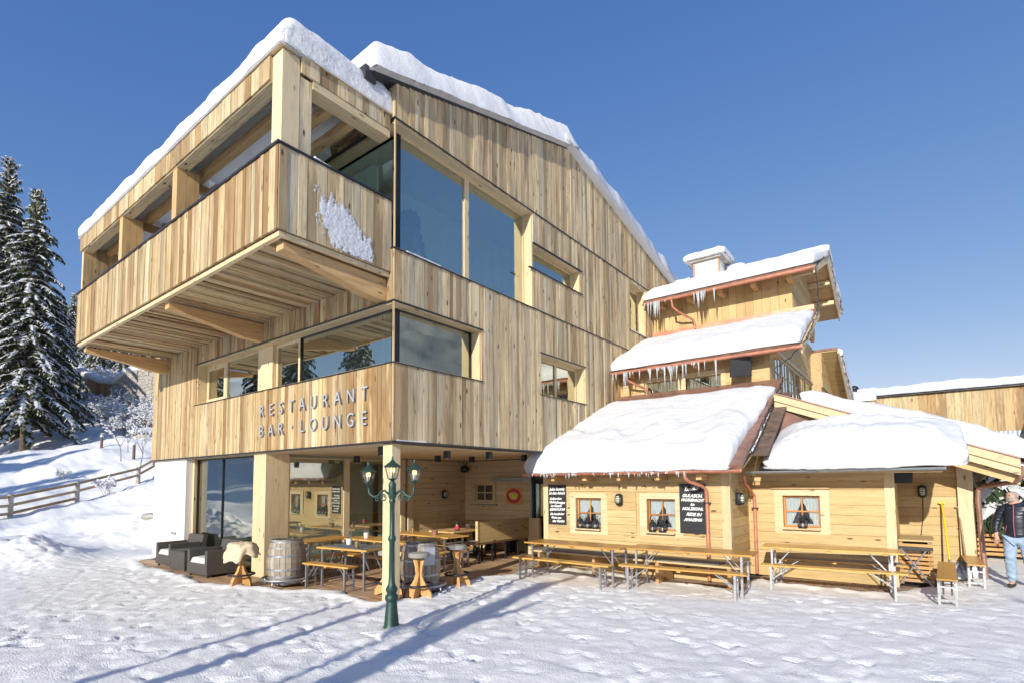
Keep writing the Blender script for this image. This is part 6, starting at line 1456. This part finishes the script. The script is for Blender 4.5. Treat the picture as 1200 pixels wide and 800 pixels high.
# trees across the valley, behind the camera, mirrored in the panes
for i, (x, y, s) in enumerate([(-46, -22, .9), (-58, -12, 1.0), (-52, -18, 1.1), (-42, -19, 1.0), (-36, -22, .9), (-66, -14, 1.1), (-62, -20, 1.2), (-50, -24, 1.1), (-33, -30, 1.0), (-74, -16, 1.1), (-40, -34, 1.2)]):
    put(tC, x, y, i*.9+.3, s, 'snowy spruce of the grove opposite the restaurant', 'grove opposite the restaurant')
for i, (x, y, s) in enumerate([(28, -20, 1.1), (34, -26, 1.2), (24, -32, 1.1), (40, -18, 1.2)]): put(tC, x, y, i, s, 'snowy spruce right of the courtyard behind the viewer', 'grove right of the courtyard')
# little fir in the planter
f0 = conifer_mesh(1.6, .65, 21, dens=3.0, bare=.02)
t = root('potted_fir', 'small dark fir with snow on its branches growing from the slatted planter', 'tree', (1.55, 18.15, 1.25)); t.scale = (1.15, 1.15, 1.0)
f0[0].build('trunk', 'bark', t, world=False); f0[1].build('crown', 'leaves', t, world=False, recalc=False); f0[2].build('branch_snow', 'snow', t, world=False, recalc=False)['kind'] = 'stuff'
# tree indoors with baubles
f0 = conifer_mesh(1.7, .5, 22, snowy=0, dens=2.4, bare=.05)
t = root('christmas_tree', 'decorated tree with red baubles behind the tall corner glazing', 'tree', (-8.05, 6.95, 5.76))
f0[0].build('trunk', 'bark', t, world=False); f0[1].build('crown', 'leaves', t, world=False, recalc=False)
r = random.Random(2)
for i in range(22):
    z = r.uniform(.3, 1.45); a = r.uniform(0, 6.28); rr = .46*(1-z/1.8); MB().lathe([(.005, -.04), (.03, -.028), (.042, 0), (.03, .028), (.005, .04)], 8, (rr*math.cos(a), rr*math.sin(a), z)).build('bauble', 'bauble_red', t, world=False, smooth=True)
for c_ in CLUT: clutter(*c_)
# frosted bushes and saplings
def bush_mesh(seed, H, n, spread, frost=1.0):
    r = random.Random(seed); tw_ = MB(); sn = MB()
    def grow(p, d, l, rad, dep):
        q = p+d*l; tw_.tube([p, (p+q)/2+Vector((r.uniform(-.05, .05), r.uniform(-.05, .05), 0))*l, q], [rad, rad*.8, rad*.55], 4, cap=False)
        if r.random() < .8*frost and dep < 3:
            k = 1+int(l*3)
            for _ in range(k):
                c = p.lerp(q, r.random()); s_ = r.uniform(.05, .15); sn.add([c+Vector((s_, 0, 0)), c+Vector((0, s_, 0)), c+Vector((-s_, 0, 0)), c+Vector((0, -s_, 0)), c+Vector((0, 0, s_*.9)), c-Vector((0, 0, s_*.5))], [(0,1,4),(1,2,4),(2,3,4),(3,0,4),(1,0,5),(2,1,5),(3,2,5),(0,3,5)], 0)
        if dep == 0: return
        for _ in range(r.choice((2, 3, 3))):
            nd_ = (d+Vector((r.uniform(-1, 1), r.uniform(-1, 1), r.uniform(-.25, .7)))*.75).normalized(); grow(q, nd_, l*r.uniform(.55, .85), rad*.6, dep-1)
    for i in range(n):
        a = r.uniform(0, 6.28); d = Vector((math.cos(a)*spread, math.sin(a)*spread, 1)).normalized(); grow(Vector((r.uniform(-.2, .2), r.uniform(-.2, .2), -.1)), d, H*.33*r.uniform(.7, 1.1), .035*H/3, 4)
    return tw_, sn
def bush(seed, H, n, spread, frost=1.0):
    a, b_ = bush_mesh(seed, H, n, spread, frost); t = root('frosted_shrub', '', 'shrub'); a.build('twigs', 'twig', t, world=False, recalc=False)
    if b_.v: b_.build('twig_snow', 'snow', t, world=False, recalc=False)['kind'] = 'stuff'
    return t
bA = bush(31, 3.4, 7, .5, 1.3); bB = bush(32, 2.6, 6, .7, 1.3); bC = bush(33, 1.5, 4, .3, .6); bS = bush(34, 4.2, 1, .1, .7)
GB2 = 'frosted shrubs on the slope'
vv = [(bA, -64, 20.3), (bB, -66, 19.0), (bA, -62, 20.5), (bB, -60, 19.5), (bA, -69, 20.0), (bB, -70.5, 18.6), (bA, -67.5, 18.0), (bB, -63, 18.2), (bA, -58, 19.8), (bB, -72.5, 16.8), (bA, -57, 18.6), (bB, -71, 15.4), (bA, -74, 20), (bB, -76, 19.0), (bA, -80, 21), (bA, -61, 17.6), (bB, -65, 17.2), (bA, -68.5, 16.4), (bB, -59, 17), (bA, -56, 18), (bB, -73, 14.2), (bA, -55, 19.6), (bB, -70, 17.4)]
for i, (pr, x, y) in enumerate(vv): put(pr, x, y, i*1.7, rng.uniform(.75, 1.15), 'bushy frosted shrub on the slope below the stone wall', GB2)
for i, (x, y) in enumerate([(-46.5, 13.6), (-44.0, 12.6), (-41.5, 13.0), (-64.5, 9.2), (-66, 10.2), (-42, 9.0)]): put(bS if i < 3 else bC, x, y, i*2.1, rng.uniform(.55, .8), ['thin bare sapling rising beside the white wall', 'thin bare sapling left of the snowy hummock', 'thin bare sapling close behind the fence rail', 'low twiggy shrub under the tall spruce', 'low twiggy shrub beside the stake at the left edge', 'low dry stems poking from the snow before the spruce'][i], 'bare saplings and stems on the slope')
put(bC, -36, 9.6, 1.1, .8, 'dry stems in the snow just behind the fence', 'bare saplings and stems on the slope')
# stakes on the slope
for (x, y, h, lab) in ((-50.5, 13.1, .85, 'short snow capped stake right of the tall spruce'), (-44.0, 13.3, 1.0, 'snow capped stake by the thin saplings'), (-41.5, 13.75, .9, 'leaning stake nearest the white wall'), (-64.0, 10.0, 1.4, 'thick snow capped stake left of the spruce trunk')):
    z = gz(x, y); t = root('wooden_stake', lab, 'stake', (x, y, z-.1), 0, 'stakes on the snowy slope')
    MB().lathe([(.10, 0), (.09, h+.1)], 8).build('stake_post', 'bark', t, world=False); MB().lathe([(.11, h+.10), (.13, h+.14), (.10, h+.22), (.02, h+.26)], 8).build('snow_cap', 'snow', t, world=False, smooth=True)
# stone wall with snow cap on the hillside
sw = root('stone_wall', 'old rubble stone wall with wooden gate and curved snow cap on the hillside', 'wall', (-71, 19, 9)); r = random.Random(8)
WP = [(-75.9, 14.6, 14.6), (-74.2, 16.4, 15.4), (-72.8, 17.4, 14.2), (-72.0, 18.4, 13.6), (-70.5, 19.2, 13.5), (-69.0, 20.0, 14.6), (-67.0, 21.2, 14.9), (-64.5, 22.2, 14.7)]
st = MB(); cap = []
for (a, b_) in zip(WP[:-1], WP[1:]):
    a = Vector(a); b_ = Vector(b_); n = 5
    gate = a.x > -73 and b_.x < -70
    for i in range(n):
        p = a.lerp(b_, i/n); q = a.lerp(b_, (i+1)/n); cap.append(p)
        z0 = gz(p.x, p.y)-.6; top = p.z; z = z0
        if gate:
            MB().bar((p.x, p.y, z0), (p.x, p.y, top-.15), .22, .06, (1, 0, 0)).build('gate_board', 'wood_brown_z', sw); MB().bar(((p.x+q.x)/2, (p.y+q.y)/2, z0), ((p.x+q.x)/2, (p.y+q.y)/2, top-.2), .22, .06, (1, 0, 0)).build('gate_board', 'wood_brown_z', sw); continue
        while z < top-.1:
            h = r.uniform(.25, .5); d = r.uniform(-.06, .06); m_ = (p+q)/2; dx = (q-p).length/2*.96
            dirv = Vector((q.x-p.x, q.y-p.y, 0)).normalized(); nr = Vector((-dirv.y, dirv.x, 0)); c = Vector((m_.x, m_.y, z+h/2))+nr*d
            st.bar(c-dirv*dx, c+dirv*dx, .5, h*.93); z += h
cap.append(Vector(WP[-1])); st.build('stone', 'stone', sw, kind='stuff')
snow('wall_snow', 'rounded snow cap along the curved hillside wall', MB().tube([p+Vector((0, 0, .05)) for p in cap], .42, 8))
# fence
fn = root('rail_fence', 'wooden fence of round posts and three rails climbing the snowy bank', 'fence', (-36, 8, 1)); r = random.Random(4)
FP = [(-33.0, 1.2), (-34.3, 5.45), (-35.4, 8.2), (-38.8, 12.0), (-44.5, 17.5)]
pz = [gz(x, y) for x, y in FP]
for (x, y), z in zip(FP, pz):
    o = MB().lathe([(.13, -.5), (.12, 1.0), (.10, 1.06)], 9, (x, y, z)).build('post', 'bark', fn, smooth='auto'); bpy.data.objects[o.name].data.materials[0] = MATS['stone']
for i in range(len(FP)-1):
    a, b_ = FP[i], FP[i+1]
    for k, h in enumerate((.92, .52, .14)):
        if k == 2 and i != 1 and i != 0: continue
        MB().bar((a[0]+.1, a[1]-.1, pz[i]+h), (b_[0]+.1, b_[1]-.1, pz[i+1]+h), .06, .13).build('rail', 'fence_wood', fn)
# rocks showing through the bank
for (x, y, s, lab) in ((-24.6, 9.6, .55, 'brown rock showing through the bank beside the white wall'), (-22.8, 7.6, .42, 'small brown rock low on the bank'), (-55, 17.5, .9, 'dark boulder with thick snow cushion on the slope')):
    z = gz(x, y); bm = bmesh.new(); bmesh.ops.create_icosphere(bm, subdivisions=2, radius=1)
    for v in bm.verts: v.co = Vector((v.co.x*s*1.3, v.co.y*s*.9, v.co.z*s*.36))*(1+.35*(float(vn(v.co.x*2+x, v.co.y*2+v.co.z*1.7, 5))-.5))
    me_ = bpy.data.meshes.new('rock'); bm.to_mesh(me_); bm.free(); me_.materials.append(MATS['stone']); o = bpy.data.objects.new('rock', me_); C.objects.link(o); o.location = (x, y, z+.12); prop(o, lab, 'rock')
snow('rock_snow', 'thick snow cushion on the dark boulder', slab([(-56.3, 16.6, gz(-55, 17.5)+.35), (-53.8, 16.6, gz(-55, 17.5)+.35), (-53.8, 18.4, gz(-55, 17.5)+.4), (-56.3, 18.4, gz(-55, 17.5)+.4)], .5, 61, .5, 20, 20, .05, .05))
# snow at the lamp foot
snow('foot_snow', 'small snow collar around the foot of the lamp post', slab([(-6.02, 4.50, -.02), (-5.52, 4.50, -.02), (-5.52, 5.0, -.02), (-6.02, 5.0, -.02)], .09, 62, .2, 20, 20, .05, .04), 'snow_rough')

# ------------------------------------------------------------------ trunks and masts behind the viewer whose shadows cross the courtyard
def mast(x, y, h, rad, label, branches=0, seed=1):
    t = root('pollard_tree' if branches else 'flag_pole', label, 'tree' if branches else 'flag pole', (x, y, 0)); r = random.Random(seed)
    MB().tube([(0, 0, -.2), (.05, .03, h*.5), (0, 0, h)], [rad*1.15, rad, rad*.8], 10).build('trunk' if branches else 'pole', 'bark' if branches else 'white_paint', t, world=False, smooth=True)
    for i in range(branches):
        a = r.uniform(0, 6.28); L = r.uniform(.6, 1.3)*h*.12; z = h*r.uniform(.7, 1); MB().tube([(0, 0, z), (math.cos(a)*L*.5, math.sin(a)*L*.5, z+L*.5), (math.cos(a)*L*.7, math.sin(a)*L*.7, z+L)], [rad*.4, rad*.3, rad*.1], 6).build('limb', 'bark', t, world=False)
def shx(x, y, yb): return x+SH.x/SH.y*(yb-y)
mast(shx(-5.42, 6.14, -6.0), -6.0, 5.8, .22, 'stout pollarded tree behind the viewer', 6, 3)
mast(shx(-7.26, 3.5, -7.0), -7.0, 4.9, .07, 'white flag pole left behind the viewer')
mast(shx(-6.45, 3.0, -5.0), -5.0, 4.4, .10, 'slim flag pole behind the viewer')
mast(shx(-5.9, 6.0, -8.0), -8.0, 6.4, .06, 'thin tall flag pole behind the viewer')
mast(shx(-9.2, 1.7, -5.0), -5.0, 2.55, .12, 'short gate post left behind the viewer')
mast(shx(1.55, 12.3, -6), -6.0, 6.6, .30, 'tall pollarded tree right behind the viewer', 10, 7)

# ------------------------------------------------------------------ the valley side across, mirrored in the tall panes
foliage('far_forest', (0.05, 0.07, 0.06), (0.42, 0.45, 0.48))
AZ = np.radians(np.linspace(15, 128, 220)); RR = np.linspace(330, 980, 60); AA, QQ = np.meshgrid(AZ, RR, indexing='ij')
tt_ = (QQ-330)/650; edge_ = smooth(0, .14, (AA-AZ[0])/(AZ[-1]-AZ[0]))*smooth(0, .14, (AZ[-1]-AA)/(AZ[-1]-AZ[0]))
HX, HY = QQ*np.sin(AA), QQ*np.cos(AA)
HZ = 8+edge_*(tt_**0.85)*(330+190*fbm(AA*3.1, tt_*1.2, 91, 4))+edge_*tt_*fbm(HX/45, HY/45, 93, 5)*75
mv = np.stack([HX, HY, HZ], -1).reshape(-1, 3).tolist(); n2 = len(RR); mf = []
for i in range(len(AZ)-1):
    for j in range(n2-1): k = i*n2+j; mf.append((k, k+1, k+n2+1, k+n2))
mb = MB(); mb.add(mv, mf, 0.5); q = mb.build('mountain_side', 'far_forest', None, smooth=True, kind='structure', base=False)
